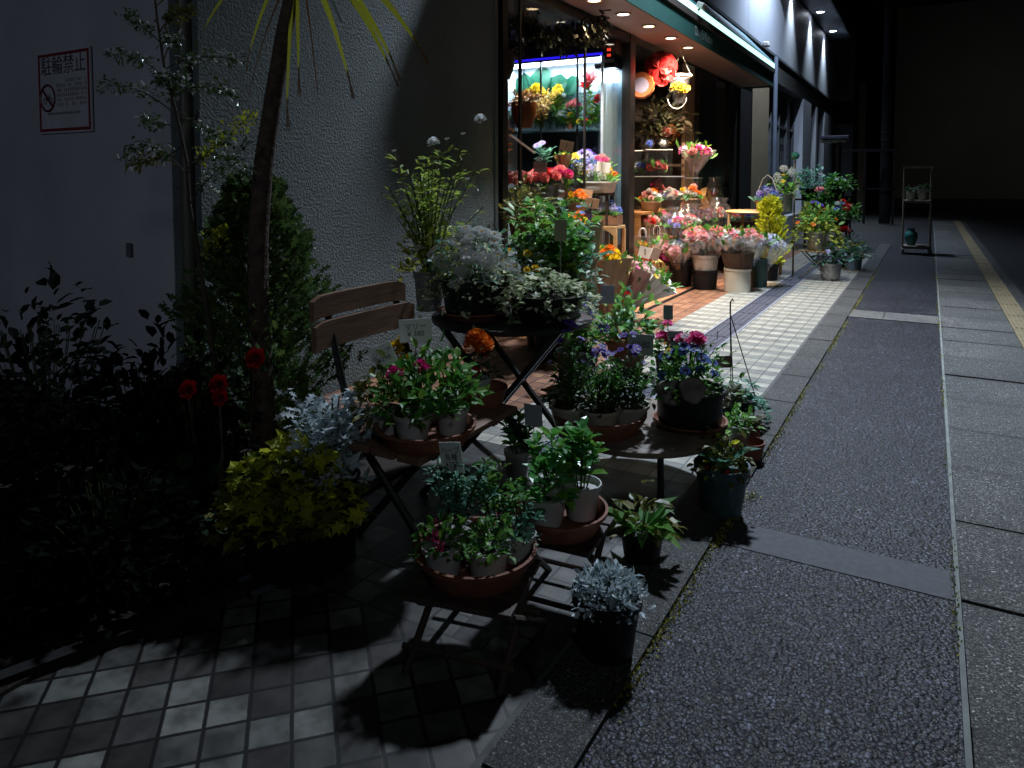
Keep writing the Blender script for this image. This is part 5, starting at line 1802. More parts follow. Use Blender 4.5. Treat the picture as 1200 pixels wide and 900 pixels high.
for lab, x, rp, hp, pal, kind, n, hs, sp, ri, lm in (('pink roses in clear glass left of the tall yellow chrysanthemums', 611, 5, 15, ['pink', 'palepink'], 'rose', 5, 9, 16, 30, G_MID),
                                                     ('short white and lilac daisies under the lime pompons', 660, 5, 11, ['white', 'lilac'], 'daisy', 6, 8, 16, 20, G_BRIGHT),
                                                     ('coral roses at the back of the lit shelf', 672, 5, 16, ['coral', 'magenta'], 'rose', 5, 9, 15, 34, G_MID),
                                                     ('dark red roses in front of the cooler glass at the end of the lit shelf', 700, 4, 16, ['red', 'magenta'], 'rose', 4, 9, 10, 40, G_MID),
                                                     ('orange pompons in a low glass on the lit shelf', 634, 5, 9, ['orange', 'yellow'], 'pom', 5, 8, 15, 16, G_MID)):
    vase_flowers(lab, x, 151, YF - .06, rp, hp, pal, kind, n, hs, sp, ri, lm)
bl = thing('monstera_leaves', 'pair of big dark green leaves against the bright back of the flower case', 'foliage', atY(640, 140, YF + .12))
c = Cloud()
s = mpp(Vector(bl.location))
for x, y, L, a in ((628, 112, 34, 1.2), (622, 118, 34, 2.0), (640, 120, 36, .9), (660, 112, 26, 1.9), (664, 114, 26, 1.1), (657, 116, 24, 2.5)):
    q = atY(x, y, YF + .12) - Vector(bl.location)
    c.add('round', [q], [(math.cos(a), 0, math.sin(a))], [(0, -1, .2)], L * s, L * .8 * s)
c.build('leaf', leafy('leaf_monstera', [(.01, .11, .06), (.015, .14, .08)], gain=.9), bl)
m = MB()
for x in (628, 660):
    m.tube([atY(x, 151, YF + .12) - Vector(bl.location), atY(x, 112, YF + .12) - Vector(bl.location)], .006, 6)
m.build('stem', stem_green, bl)
# small red digits of the thermometer
th = thing('thermometer', 'small display with two rows of red digits above the flower case', 'display', atY(714, 62, YS - .03))
s = mpp(Vector(th.location))
MB().box((0, 0, 0), (9 * s, .02, 14 * s)).build('housing', black_plastic, th)
rd = glow('red_digits', (1.0, .06, .03), 2.0)
lettering('88', 5 * s, rd, th, (0, -.012, 3.5 * s), (PI / 2, 0, 0))
lettering('88', 5 * s, rd, th, (0, -.012, -3.0 * s), (PI / 2, 0, 0))
# screen or poster high up
sn = thing('lit_sign', 'small lit blue-white sign board hanging high behind the shop window', 'sign', atY(637, 3, 7.4))
s = mpp(Vector(sn.location))
MB().box((0, 0, 0), (27 * s, .03, 12 * s)).build('board', glow('sign_board_glow', (.10, .16, .40), .35), sn)
m = MB()
rs = random.Random(14)
for r_ in range(2):
    x = -11
    while x < 11:
        wv = rs.uniform(1.5, 3)
        m.box(((x + wv / 2) * s, -.017, (2 - r_ * 4.5) * s), (wv * s, .004, rs.uniform(2.2, 3.4) * s))
        x += wv + .7
m.build('writing', glow('sign_writing_glow', (.55, .70, 1.0), .8), sn)

# hanging dried garland and baskets behind the glass
gl = thing('dried_garland', 'bunches of dark dried flowers hanging under the shop ceiling', 'garland', atY(655, 20, 7.0))
c = Cloud()
P, D = [], []
s = mpp(Vector(gl.location))
for i in range(900):
    x = rg.uniform(594, 712)
    yb = 14 + 12 * math.sin((x - 590) / 38) + 10 * (x > 630) + rg.gauss(0, 7)
    P.append(atY(x, yb + abs(rg.gauss(0, 7)), 7.0 + rg.gauss(0, .15)) - Vector(gl.location))
    D.append((rg.gauss(0, .7), rg.gauss(0, .7), -1))
c.add('oval', P, D, [(rg.gauss(0, 1), -1, rg.gauss(0, 1)) for _ in P], [rg.uniform(5, 11) * s for _ in P], 4 * s)
c.build('foliage', leafy('leaf_dried_dark', [(.05, .06, .03), (.09, .10, .06), (.03, .04, .02), (.13, .12, .09)], gain=.3), gl)
MB().tube([atY(592, 12, 7.0) - Vector(gl.location), atY(716, 12, 7.0) - Vector(gl.location)], .008, 6).build('rod', black_metal, gl)


def hanging_basket(label, x, ytop, ybot, Y, rpx, leafm, bm, pal=None, n=5, hookpx=25):
    p = atY(x, ybot, Y)
    s = mpp(p)
    t = thing('hanging_basket', label, 'hanging basket', p)
    h = (ybot - ytop) * s
    MB().lathe([(.001, 0), (rpx * .6 * s, .01), (rpx * s, h * .45), (rpx * .98 * s, h * .75), (rpx * .85 * s, h * .75), (rpx * .5 * s, h * .3), (.001, h * .2)], 24).build('basket', bm, t, True)
    SEED[0] += 3
    o = foliage('mound', random.Random(SEED[0]), rpx * 2.3 * s, h * .55, 150, 7 * s).build('foliage', [leafm, stem_green], t)
    o.location = (0, 0, h * .6)
    m = MB()
    for a in (0, 2.1, 4.2):
        m.tube([(rpx * .95 * s * math.cos(a), rpx * .95 * s * math.sin(a), h * .72), (0, 0, h + hookpx * s)], .004, 5)
    m.tube([(0, 0, h + hookpx * s), (0, 0, 2.94 - p.z)], .003, 5) if 2.94 - p.z > h + hookpx * s else None
    m.build('hanger', black_metal, t)
    if pal:
        for i in range(n):
            link('flower_head', head('pom', pal), t, Vector((rg.uniform(-.7, .7) * rpx * s, -rpx * .6 * s, h * rg.uniform(.6, 1))), zrot((rg.gauss(0, .4), -1, .6)), 8 * s)
    return t


hanging_basket('round orange-brown hanging pot with a wooden lid in front of the yellow chrysanthemums', 614, 110, 151, 6.1, 15, G_BROWN, surf('copper_pot', (.34, .10, .03), (.2, .05, .018), .3, 5, metal=.2))
hanging_basket('hanging ball of brown dried flowers at the far left of the window', 590, 58, 94, 5.75, 13, G_BROWN, wicker, 'orange', 4)
plant('dried_bunch', 'feathery olive dried bunch hanging beside the orange-brown pot', atY(635, 152, 6.3), None, ('tall', 26, 48, 260, 6, leafy('leaf_dry_olive', [(.22, .16, .05), (.30, .22, .07), (.14, .11, .04)]), 'small', .5), cat='dried flowers')
plant('dried_bunch', 'rust brown dried grasses at the left edge of the window', atY(588, 208, 5.8), None, ('tall', 22, 66, 220, 9, leafy('leaf_rust', [(.30, .10, .03), (.18, .06, .02), (.36, .16, .06)]), 'small', .5), cat='dried flowers')

# window table with cut flowers
wt = thing('window_table', 'dark table with buckets of carnations just inside the window', 'table', (-3.75, 6.2, 0))
MB().span((-.42, -.75, .98), (.40, .75, 1.01)).build('tabletop', dark_wood, wt)
for x in (-.38, .36):
    for y in (-.7, .7):
        MB().span((x - .02, y - .02, 0), (x + .02, y + .02, .98)).build('leg', dark_wood, wt)
CG = 'carnation buckets in the window'
for lab, x, y, Y, pals in (('bucket of coral pink carnations at the left edge of the window', 594, 238, 5.95, ['coral', 'palepink']), ('bucket of pale salmon carnations left of the door mullion', 609, 237, 6.1, ['palepink', 'coral']),
                           ('bucket of bright coral carnations around the dark mullion', 627, 235, 6.3, ['coral', 'coral', 'palepink']), ('bucket of deep red carnations under the pale pink card', 641, 233, 6.45, ['red', 'coral']), ('bucket of red-pink carnations right of the deep red ones', 655, 231, 6.65, ['coral', 'magenta', 'coral'])):
    t = vase_flowers(lab, x, y, Y, 9, 16, pals, 'pom', 15, 13, 26, 32, G_MID, zinc, 'carnation_bucket')
    t['category'] = 'flower bucket'
    t['group'] = CG
# wooden table at the right of the window with arrangements
wt = thing('wooden_table', 'light wooden table with a curved apron in the right of the shop window', 'table', atY(705, 264, 7.72) * 1)
s = mpp(Vector(wt.location))
zt_ = wt.location.z
MB().box((0, .09, -.02), (40 * s, .30, .035)).build('tabletop', light_wood, wt, bevel=.004)
k = 12
vs, fs = [], []
for i in range(k + 1):
    u = i / k
    x = (-20 + 40 * u) * s
    zz = -.04 - .10 * abs(2 * u - 1) ** 2.2
    vs += [(x, -.06, -.038), (x, -.06, zz), (x, -.03, -.038), (x, -.03, zz)]
for i in range(k):
    a = i * 4
    fs += [(a, a + 4, a + 5, a + 1), (a + 2, a + 3, a + 7, a + 6), (a + 1, a + 5, a + 7, a + 3)]
MB().add(vs, fs).build('apron', light_wood, wt)
for x in (-19, 19):
    for y in (-.04, .22):
        MB().span((x * s - .018, y - .018, -zt_), (x * s + .018, y + .018, -.038)).build('leg', light_wood, wt)


def arrangement(label, p, wpx, hpx, bm, pals, n=12, hs=.32, group=None, kind='rose', name='flower_arrangement', square=False, handle=False, wrap=False):
    """low basket or box packed with blooms; may carry a handle or a clear wrap"""
    s = mpp(p)
    w_, h = wpx * s, hpx * s
    SEED[0] += 3
    rg = random.Random(SEED[0])
    t = thing(name, label, 'flower arrangement', p, rg.uniform(-.2, .3), group)
    bh = h * .42
    if square:
        MB().add([(-w_ / 2, -w_ * .4, 0), (w_ / 2, -w_ * .4, 0), (w_ / 2, w_ * .4, 0), (-w_ / 2, w_ * .4, 0), (-w_ / 2, -w_ * .4, bh), (w_ / 2, -w_ * .4, bh), (w_ / 2, w_ * .4, bh), (-w_ / 2, w_ * .4, bh)],
                 [(0, 3, 2, 1), (0, 1, 5, 4), (1, 2, 6, 5), (2, 3, 7, 6), (3, 0, 4, 7)]).build('box', bm, t)
    else:
        MB().lathe(pot_profile('bowl', w_ * .46, w_ * .34, bh), 26).build('basket', bm, t, True)
    c = Cloud()
    k = 40
    P = [(rg.uniform(-.45, .45) * w_, rg.uniform(-.38, .38) * w_, bh * rg.uniform(.8, 1.2)) for _ in range(k)]
    c.add('oval', P, [(q[0], q[1] - .02, w_ * .35) for q in P], [(rg.gauss(0, .5), -1, 1) for _ in P], w_ * .24, w_ * .11)
    c.build('foliage', rg.choice([G_MID, G_BLUE, G_BRIGHT]), t)
    for i in range(n):
        a, q = i * 2.4, math.sqrt((i + .4) / n)
        pos = Vector((math.cos(a) * q * w_ * .46, math.sin(a) * q * w_ * .38, bh + (h - bh) * (1 - .75 * q * q) * rg.uniform(.7, 1)))
        link('flower_head', head(kind, pals[i % len(pals)]), t, pos, zrot((math.cos(a) * q + .1, math.sin(a) * q - .5, 1), i), w_ * hs * rg.uniform(.75, 1.2))
    if handle:
        MB().tube([(-w_ * .36, 0, bh), (-w_ * .34, 0, h * .9), (-w_ * .18, 0, h * 1.35), (0, 0, h * 1.5), (w_ * .18, 0, h * 1.35), (w_ * .34, 0, h * .9), (w_ * .36, 0, bh)], .006, 6).build('handle', surf('cord_handle', (.62, .55, .50), (.5, .44, .4), .6), t, True)
    if wrap:
        ph = rg.uniform(0, 6)
        MB().lathe([(w_ * .44, 0), (w_ * .56, h * .5), (w_ * .50, h * 1.0), (w_ * .30, h * 1.25), (w_ * .42, h * 1.5)], 30, wob=lambda a, z: 1 + .12 * math.sin(5 * a + ph) + .07 * math.sin(11 * a + z * 60)).build('wrap', cellophane, t)
    return t


TB = Vector(wt.location)
ya = 7.78
arrangement('wooden box of blue and white hydrangeas on the light wooden table', atY(711, 263, ya) + Vector((0, .02, .002)), 30, 26, surf('box_wood', (.26, .13, .07), (.18, .085, .045), .6, 6), ['blue', 'lilac', 'white', 'white'], 10, .34, None, 'cluster', square=True)
arrangement('arrangement of orange and yellow blooms over white petals in the window', atY(702, 226, 7.74), 46, 32, white_paper, ['orange', 'yellow', 'white', 'white'], 12, .34, None, 'cluster')
arrangement('cluster of bright blue and white flowers in the window', atY(688, 220, 7.76), 40, 36, case_dark, ['blue', 'blue', 'lilac', 'white'], 12, .36, None, 'cluster')
arrangement('violet and white flowers at the top of the window display', atY(684, 203, 7.85), 34, 28, case_dark, ['violet', 'white', 'lilac'], 10, .4, None, 'pansy')
arrangement('pink and white flowers beside the white card in the window', atY(702, 204, 7.88), 32, 22, white_paper, ['palepink', 'white', 'pink'], 8, .4)
arrangement('orange marigold bunch in front of the light wooden table', atY(677, 247, 6.8), 24, 24, kraft, ['orange', 'yellow', 'orange'], 9, .34, None, 'pom')
ds = thing('step_stand', 'dark stepped stand carrying the upper flower arrangements in the window', 'stand', (atY(692, 228, 7.76).x, 7.78, 0))
za = atY(702, 226, 7.74).z
zb_ = atY(688, 220, 7.76).z
zc_ = atY(684, 203, 7.85).z
MB().span((-.02, -.12, za - .03), (.26, .1, za - .002)).span((-.26, -.12, zb_ - .03), (-.03, .1, zb_ - .002)).span((-.26, .11, zc_ - .03), (.2, .22, zc_ - .002)).build('shelf', dark_wood, ds)
for x in (-.24, .18):
    MB().span((x - .02, .18, 0), (x + .02, .22, zc_ - .03)).build('post', dark_wood, ds)
MB().span((.22, -.1, 0), (.25, -.07, za - .03)).build('post', dark_wood, ds)
MB().span((-.25, -.1, 0), (-.22, -.07, zb_ - .03)).build('post', dark_wood, ds)
vase_flowers('yellow sprays beside a brown paper cone in the window', 672, 212, 7.0, 6, 14, 'yellow', 'star', 8, 7, 20, 32, G_OLIVE)
vase_flowers('lilac daisies on thin stems below the lit shelf', 632, 196, 7.2, 5, 12, 'lilac', 'daisy', 3, 9, 22, 30, G_BLUE)
bouquet('brown paper cone standing in the window behind the kraft card', atY(660, 215, 6.9), 20, 36, kraft, ['yellow', 'palepink'], (0, 0), heads='star', n=4)
lamp('SPOT', 'window_spot_light', (-3.42, 6.4, 2.88), 330, (1.0, .92, .86), (-3.65, 6.7, .9), spot_size=R(100), spot_blend=.8, shadow_soft_size=.05)
lamp('SPOT', 'window_spot_light', (-3.5, 7.6, 2.88), 130, (1.0, .95, .92), (-3.45, 7.7, .9), spot_size=R(90), spot_blend=.8, shadow_soft_size=.05)

# ================================================================== RIGHT BAY UNDER THE AWNING
zz1 = .44
zz2 = atX(780, 245, -3.15).z
zz3 = atX(775, 206, -3.4).z
zz4 = atX(775, 184, -3.6).z
sh = thing('tiered_shelf', 'orange wooden stepped shelf of gift flowers beside the shop post', 'shelf', (-3.1, 9.6, 0))
MB().span((-.05, -1.0, zz1 - .03), (.38, 1.15, zz1)).build('board', orange_wood, sh)
MB().span((-.34, -1.05, zz2 - .03), (.02, 1.15, zz2)).build('board', orange_wood, sh)
MB().span((-.0, 1.152, zz2 - .03), (.30, 2.55, zz2)).build('board', orange_wood, sh)
MB().span((.26, 1.2, zz2 - .14), (.28, 2.5, zz2 - .031)).build('riser', orange_wood, sh)
for y in (1.2, 2.5):
    MB().span((.02, y - .02, 0), (.06, y + .02, zz2 - .031)).build('leg', orange_wood, sh)
MB().span((-.05, -1.0, .30), (-.02, 1.15, zz1 - .031)).span((-.34, -1.0, .1), (-.31, 1.15, zz2 - .031)).span((.34, -1.0, zz1 - .12), (.36, 1.15, zz1 - .031)).build('riser', orange_wood, sh)
for y in (-1.03, 1.17):
    MB().span((-.6, y - .012, 0), (.36, y + .012, .3)).span((-.6, y - .012, .3), (-.0, y + .012, zz2 - .03)).build('side', orange_wood, sh)


def gift_box(label, p, wpx, hpx, pals, group=None, bag=False, fold=None):
    s = mpp(p)
    w_, h = wpx * s, hpx * s
    SEED[0] += 3
    rg = random.Random(SEED[0])
    t = thing('gift_bag' if bag else 'gift_box', label, 'gift bag' if bag else 'gift box', p, rg.uniform(.2, .7), group)
    o = MB().span((-w_ / 2, -w_ / 3, 0), (w_ / 2, w_ / 3, h)).build('bag' if bag else 'box', fold or (cellophane if bag else acrylic), t)
    MB().span((-w_ / 2 - .003, -w_ / 3 - .003, h * .97), (w_ / 2 + .003, w_ / 3 + .003, h * 1.0)).build('rim', white_paper, t) if not bag else None
    for i in range(7):
        a, q = i * 2.4, math.sqrt((i + .4) / 7)
        link('flower_head', head('rose', pals[i % len(pals)]), t, Vector((math.cos(a) * q * w_ * .3, math.sin(a) * q * w_ * .2, h * (.55 - .2 * q))), zrot((math.cos(a) * q, -.6, 1), i), w_ * .42)
    c = Cloud()
    P = [(rg.uniform(-.36, .36) * w_, rg.uniform(-.25, .25) * w_, h * rg.uniform(.1, .5)) for _ in range(18)]
    c.add('oval', P, [(rg.gauss(0, .6), rg.gauss(0, .6), 1) for _ in P], [(0, -1, .4)] * 18, w_ * .3, w_ * .14)
    c.build('foliage', G_MID, t)
    if bag:
        for y in (-w_ * .3, w_ * .3):
            MB().tube([(-w_ * .2, y, h * .98), (-w_ * .2, y, h * 1.35), (-w_ * .1, y, h * 1.6), (w_ * .1, y, h * 1.6), (w_ * .2, y, h * 1.35), (w_ * .2, y, h * .98)], .005, 6).build('handle', surf('cord_handle', (.62, .55, .50), (.5, .44, .4), .6), t, True)
    return t


for lab, x, pals in (('orange rose gift bag with cord handles, next to the shop post', 753, ['orange', 'orange', 'yellow']), ('pink and white gift bag with two tall cord handles', 768, ['palepink', 'white', 'lilac']), ('orange gift bag with cord handles at the right of the pale bag', 782, ['orange', 'yellow', 'pink'])):
    gift_box(lab, atX(x, 291, -3.0) + Vector((0, 0, zz1 + .002 - atX(x, 291, -3.0).z)), 19, 16, pals, 'gift bags on the lower shelf', True)
SH2 = 'arrangements on the middle shelf'
for lab, x, wq, hq, bm, pals, sq in (('tan basket of orange and pale blooms at the left of the middle shelf', 762, 26, 26, kraft, ['orange', 'palepink', 'white'], False), ('dark basket of white and pink blooms at the middle of the middle shelf', 786, 28, 24, wicker, ['white', 'palepink', 'white', 'lilac'], False),
                                     ('square tan box of cream roses beside the dark basket on the middle shelf', 800, 20, 24, kraft, ['palepink', 'white', 'yellow'], True)):
    q = atX(x, 243, -3.15)
    q.z = zz2 + .002
    arrangement(lab, q, wq, hq, bm, pals, 13, .32, SH2, square=sq)
for lab, x, wq, hq, bm, pals in (('small white pot of hot pink roses at the back of the middle shelf', 770, 20, 34, white_plastic, ['pink', 'magenta', 'coral']), ('kraft pot of coral roses at the back of the middle shelf', 798, 22, 34, kraft, ['coral', 'orange', 'palepink']), ('white paper pot of lilac and white roses at the back of the middle shelf', 819, 20, 32, white_paper, ['lilac', 'white', 'pink'])):
    q = atX(x, 240, -3.34)
    q.z = zz2 + .002
    arrangement(lab, q, wq, hq, bm, pals, 12, .34, SH2)
for lab, x, pals in (('red and pink film bouquet at the left of the lower shelf back row', 760, ['coral', 'red', 'palepink']), ('pink and cream film bouquet second in the lower shelf back row', 775, ['pink', 'white', 'palepink']), ('orange and coral film bouquet third in the lower shelf back row', 790, ['orange', 'coral', 'yellow']), ('violet and pink film bouquet fourth in the lower shelf back row', 805, ['lilac', 'pink', 'magenta']), ('salmon film bouquet at the right of the lower shelf back row', 820, ['palepink', 'coral', 'white'])):
    q = atX(x, 285, -3.1)
    q.z = zz1 + .002
    bouquet(lab, q, 30, 36, cellophane, pals, (0, 0), 'film bouquets in the back row of the lower shelf', heads='rose', n=9, hs=.3)
for lab, x, wq, hq, bm, pals in (('orange kraft box of cream roses on the right-hand end of the middle shelf', 811, 22, 26, kraft, ['palepink', 'white', 'orange']), ('clear-wrapped box of mixed warm roses at the far end of the middle shelf', 836, 18, 22, white_paper, ['mixwarm', 'coral', 'white'])):
    q = atX(x, 244, -2.96)
    q.z = zz2 + .002
    arrangement(lab, q, wq, hq, bm, pals, 12, .34, SH2, wrap='wrapped' in lab)
tr = thing('wooden_tray', 'open light wooden tray tilted up at the right end of the middle shelf', 'tray', atX(824, 242, -2.98))
s = mpp(Vector(tr.location))
m = MB()
m.box((0, 0, 0), (.02, 20 * s, 18 * s)).box((.05, -10 * s, 0), (.10, .016, 18 * s)).box((.05, 10 * s, 0), (.10, .016, 18 * s)).box((.05, 0, 9 * s), (.10, 20 * s, .016))
o = m.build('tray', light_wood, tr)
o.rotation_euler = (R(28), R(-18), 0)
o.location = (0, 0, 8 * s)
q = atX(771, 244, -3.18)
q.z = zz2 + .001
s = mpp(q)
bx = thing('display_box', 'long clear display box over the orange and white arrangements of the middle shelf', 'display box', q, .30)
bw_, bd_, bh_ = 60 * s, .46, 39 * s
MB().span((-bw_ / 2, -bd_ / 2, bh_ - .006), (bw_ / 2, bd_ / 2, bh_)).build('lid', acrylic, bx)
for x in (-bw_ / 2, bw_ / 2):
    MB().span((x - .004, -bd_ / 2, 0), (x + .004, bd_ / 2, bh_ - .007)).build('side', acrylic, bx)
MB().span((-bw_ / 2 + .005, bd_ / 2 - .006, 0), (bw_ / 2 - .005, bd_ / 2, bh_ - .007)).build('back', acrylic, bx)
MB().span((-bw_ / 2, -bd_ / 2 - .006, bh_ - .010), (bw_ / 2, -bd_ / 2 - .001, bh_ + .002)).build('edge', white_plastic, bx)
ztop = zz2 + bh_ + .003
dirx = Vector((math.cos(.30), math.sin(.30), 0))
gift_box('clear box with coral roses in a paper band on top of the long display box', Vector((q.x, q.y, ztop)) - dirx * .02, 31, 31, ['coral', 'red', 'coral'])
gift_box('bluish clear box half behind the shop post on top of the long display box', Vector((q.x, q.y, ztop)) - dirx * .27 + Vector((0, .06, 0)), 22, 30, ['lilac', 'white', 'blue'])
o = thing('white_box', 'clear box with a white lid under the hot pink bouquet beside the display box', 'box', Vector((q.x, q.y, zz2 + .001)) + dirx * (bw_ / 2 + .12))
MB().span((-.09, -.09, 0), (.09, .09, bh_ - .03)).build('box', acrylic, o)
MB().span((-.095, -.095, bh_ - .029), (.095, .095, bh_ - .02)).build('lid', white_paper, o)
bouquet('hot pink and white bouquet in clear film beside the coral rose box', Vector(o.location) + Vector((0, 0, bh_ - .018)), 46, 36, cellophane, ['pink', 'magenta', 'coral', 'white'], (0, .12), heads='rose', n=11, hs=.25)
# blooms in front of the dark bay wall
vase_flowers('orange-yellow artificial rose spray in front of the dark bay wall', 782, 176, 10.2, 5, 14, ['orange', 'yellow', 'palepink'], 'rose', 4, 15, 18, 26, G_BROWN)
for lab, dx, c_ in (('clear hexagonal ornament with a blue heart on the coral rose box', -.12, 'blue'), ('clear hexagonal ornament with a white heart on the coral rose box', .06, 'white')):
    t = thing('hexagon_ornament', lab, 'ornament', Vector((bx.location.x, bx.location.y, ztop + 31.6 * mpp(Vector(bx.location)) + .075)) + dirx * dx)
    o = MB().lathe([(.001, -.02), (.075, -.02), (.075, .02), (.001, .02)], 6).build('frame', acrylic, t)
    o.rotation_euler = (PI / 2, 0, .3)
    link('flower_head', head('rose', c_), t, (0, -.01, 0), zrot((0, -1, .1)), .09)
o = thing('bay_ledge', 'narrow dark ledge behind the clear shelf in the bay', 'ledge', atY(772, 192, 10.0) + Vector((-.05, 0, 0)))
MB().box((0, .1, -.02), (.55, .7, .03)).build('board', dark_wood, o)
MB().box((0, .1, -.45), (.04, .04, .83)).build('bracket', dark_wood, o)

rb = thing('paper_rose', 'big red paper rose hanging in the bay beside the shop post', 'decoration', atY(777, 82, 9.3))
s = mpp(Vector(rb.location))
for ring, (k, r0, L) in enumerate(((4, .0, 15), (6, 4, 16), (8, 8, 17), (9, 11, 16))):
    c = Cloud()
    A = [2 * PI * i / k + ring * .5 for i in range(k)]
    c.add('round', [(math.cos(a) * r0 * s * .5, -(14 - ring * 3.6) * s, math.sin(a) * r0 * s * .5) for a in A], [(math.cos(a), .15 - .2 * ring, math.sin(a)) for a in A], [(math.cos(a) * .3, -1, math.sin(a) * .3) for a in A], L * s, L * 1.05 * s, lift=2.2)
    c.build('petal', surf('paper_petal', (.30, .005, .005), (.22, .004, .004), .5), rb)
MB().lathe([(.001, -12 * s), (9 * s, -9 * s), (12 * s, 0), (9 * s, 9 * s), (.001, 12 * s)], 18).build('core', surf('paper_red', (.50, .012, .01), (.36, .008, .008), .6), rb, True)
MB().tube([(0, 0, 12 * s), (0, 0, 3.0 - rb.location.z)], .004, 5).build('cord', black_metal, rb)
wr_ = thing('hanging_wreath', 'orange and lilac paper disc hanging beside the shop post below the red paper rose', 'wreath', atY(751, 100, 9.0))
s = mpp(Vector(wr_.location))
o = MB().lathe([(.001, -3 * s), (9 * s, -3 * s), (10 * s, 0), (9 * s, 3 * s), (.001, 3 * s)], 24).build('disc', surf('disc_lilac', (.62, .55, .68), (.5, .42, .56), .6, 8), wr_, True)
o.rotation_euler = (PI / 2, 0, .4)
o = MB().lathe([(9 * s, -3 * s), (14 * s, -4 * s), (16 * s, 0), (14 * s, 4 * s), (9 * s, 3 * s)], 30, wob=lambda a, z: 1 + .025 * math.sin(13 * a)).build('rim', surf('disc_orange', (.70, .22, .06), (.56, .15, .04), .6, 8), wr_, True)
o.rotation_euler = (PI / 2, 0, .4)
MB().tube([(0, 0, 15 * s), (0, 0, 3.0 - wr_.location.z)], .003, 5).build('cord', black_metal, wr_)
hb = thing('hanging_planter', 'clear plastic basket of yellow flowers hanging by strings under the awning', 'hanging planter', atY(796, 122, 9.4))
s = mpp(Vector(hb.location))
MB().lathe([(7 * s, 0), (12 * s, 30 * s), (13.5 * s, 31 * s), (13.5 * s, 33 * s), (11.6 * s, 33 * s), (6.6 * s, 1 * s)], 26).build('basket', acrylic, hb, True)
MB().lathe([(12.5 * s, 31 * s), (14 * s, 31.5 * s), (14 * s, 34 * s), (12.5 * s, 34 * s)], 26).build('rim', white_plastic, hb)
for i in range(12):
    a, q = i * 2.4, math.sqrt((i + .3) / 12)
    link('flower_head', head('pom', 'yellow' if i % 3 else 'white'), hb, Vector((math.cos(a) * q * 9 * s, math.sin(a) * q * 9 * s - 1 * s, (20 - 8 * q) * s + 4 * s)), zrot((math.cos(a) * q * .5, -.8, .7), i), 11 * s)
MB().tube([(11 * s * math.cos(PI * k / 12 + PI), -8 * s, 6 * s + 12 * s * math.sin(PI * k / 12 + PI)) for k in range(13)], .006, 6).build('loop', white_plastic, hb, True)
m = MB()
for a in (.2, 2.3, 4.4):
    m.tube([(13 * s * math.cos(a), 13 * s * math.sin(a), 33 * s), (0, 0, 62 * s)], .003, 5)
m.tube([(0, 0, 62 * s), (0, 0, 3.02 - hb.location.z)], .003, 5)
m.build('string', white_plastic, hb)
plant('bay_greenery', 'dark dried greenery behind the hanging yellow basket', atY(775, 160, 10.3), None, ('mound', 62, 46, 300, 10, leafy('leaf_bay', [(.05, .05, .025), (.03, .04, .02), (.09, .07, .04)])), cat='dried flowers')
lamp('SPOT', 'bay_spot_light', (-2.62, 9.6, 2.98), 800, (1.0, .74, .52), (-3.15, 9.55, .8), spot_size=R(76), spot_blend=.7, shadow_soft_size=.05)

lamp('SPOT', 'bay_spot_light', (-2.62, 8.9, 2.98), 620, (1.0, .76, .56), (-3.7, 10.2, 1.6), spot_size=R(58), spot_blend=.8, shadow_soft_size=.05)

# buckets of wrapped bouquets on the paving
BG = 'film-wrapped bouquets in the buckets before the shop'


def bucket(label, x, y, rt, rb, h, mat, name='flower_bucket'):
    p = at(x, y)
    s = mpp(p)
    t = thing(name, label, 'bucket', p)
    MB().lathe([(.001, 0), (rb * s, 0), (rt * .97 * s, h * .9 * s), (rt * 1.05 * s, h * .92 * s), (rt * 1.06 * s, h * s), (rt * .96 * s, h * s), (rb * .93 * s, 2 * s), (.001, 1.6 * s)], 30).build('bucket', mat, t, True)
    return t, p, s


def bucket_bouquets(p, s, h, rt, items, wq, hq):
    n = len(items)
    for i, (lab, pals, film) in enumerate(items):
        a = 2 * PI * i / n + .6
        rr = rt * .38 * s if n > 1 else 0
        q = p + Vector((rr * math.cos(a), rr * math.sin(a), h * .45 * s))
        bouquet(lab, q, wq * 1.22, hq * 1.05, film, pals, (math.sin(a) * -.22 if n > 1 else 0, math.cos(a) * .22 if n > 1 else 0), BG, heads='rose', n=9, hs=.30)


t, p, s = bucket('tall black bucket of pale pink bouquets on the paving beside the mat', 798, 336, 15, 12, 30, black_plastic)
bucket_bouquets(p, s, 30, 15, [('pale pink bouquet leaning left out of the tall black bucket', ['palepink', 'mixed', 'white'], cellophane), ('mixed pink and cream bouquet leaning right out of the tall black bucket', ['mixed', 'palepink'], cellophane), ('lilac and pink bouquet at the back of the tall black bucket', ['lilac', 'palepink', 'white'], cellophane)], 36, 40)
t, p, s = bucket('black bucket under the short white flower pail', 826, 338, 15, 13, 22, black_plastic, 'flower_bucket')
p2 = p + Vector((0, 0, 22 * s))
t2 = thing('flower_pail', 'short white pail of peach bouquets standing on a black bucket', 'pail', p2)
MB().lathe(pot_profile('pot', 16 * s, 13 * s, 18 * s), 28).build('pail', white_plastic, t2, True)
bucket_bouquets(p2, s, 18, 16, [('peach rose bouquet at the front of the short white pail', ['mixed', 'palepink', 'coral'], cellophane), ('tan and pink bouquet at the back of the short white pail', ['palepink', 'mixed'], cellophane)], 38, 38)
t, p, s = bucket('cream-white round bucket turned over under the wicker basket', 864, 341, 15, 15, 27, surf('cream_bucket', (.62, .60, .52), (.52, .50, .43), .45, 8))
p2 = p + Vector((0, 0, 27.3 * s))
t2 = thing('wicker_basket', 'dark brown wicker basket standing on the cream-white bucket', 'basket', p2)
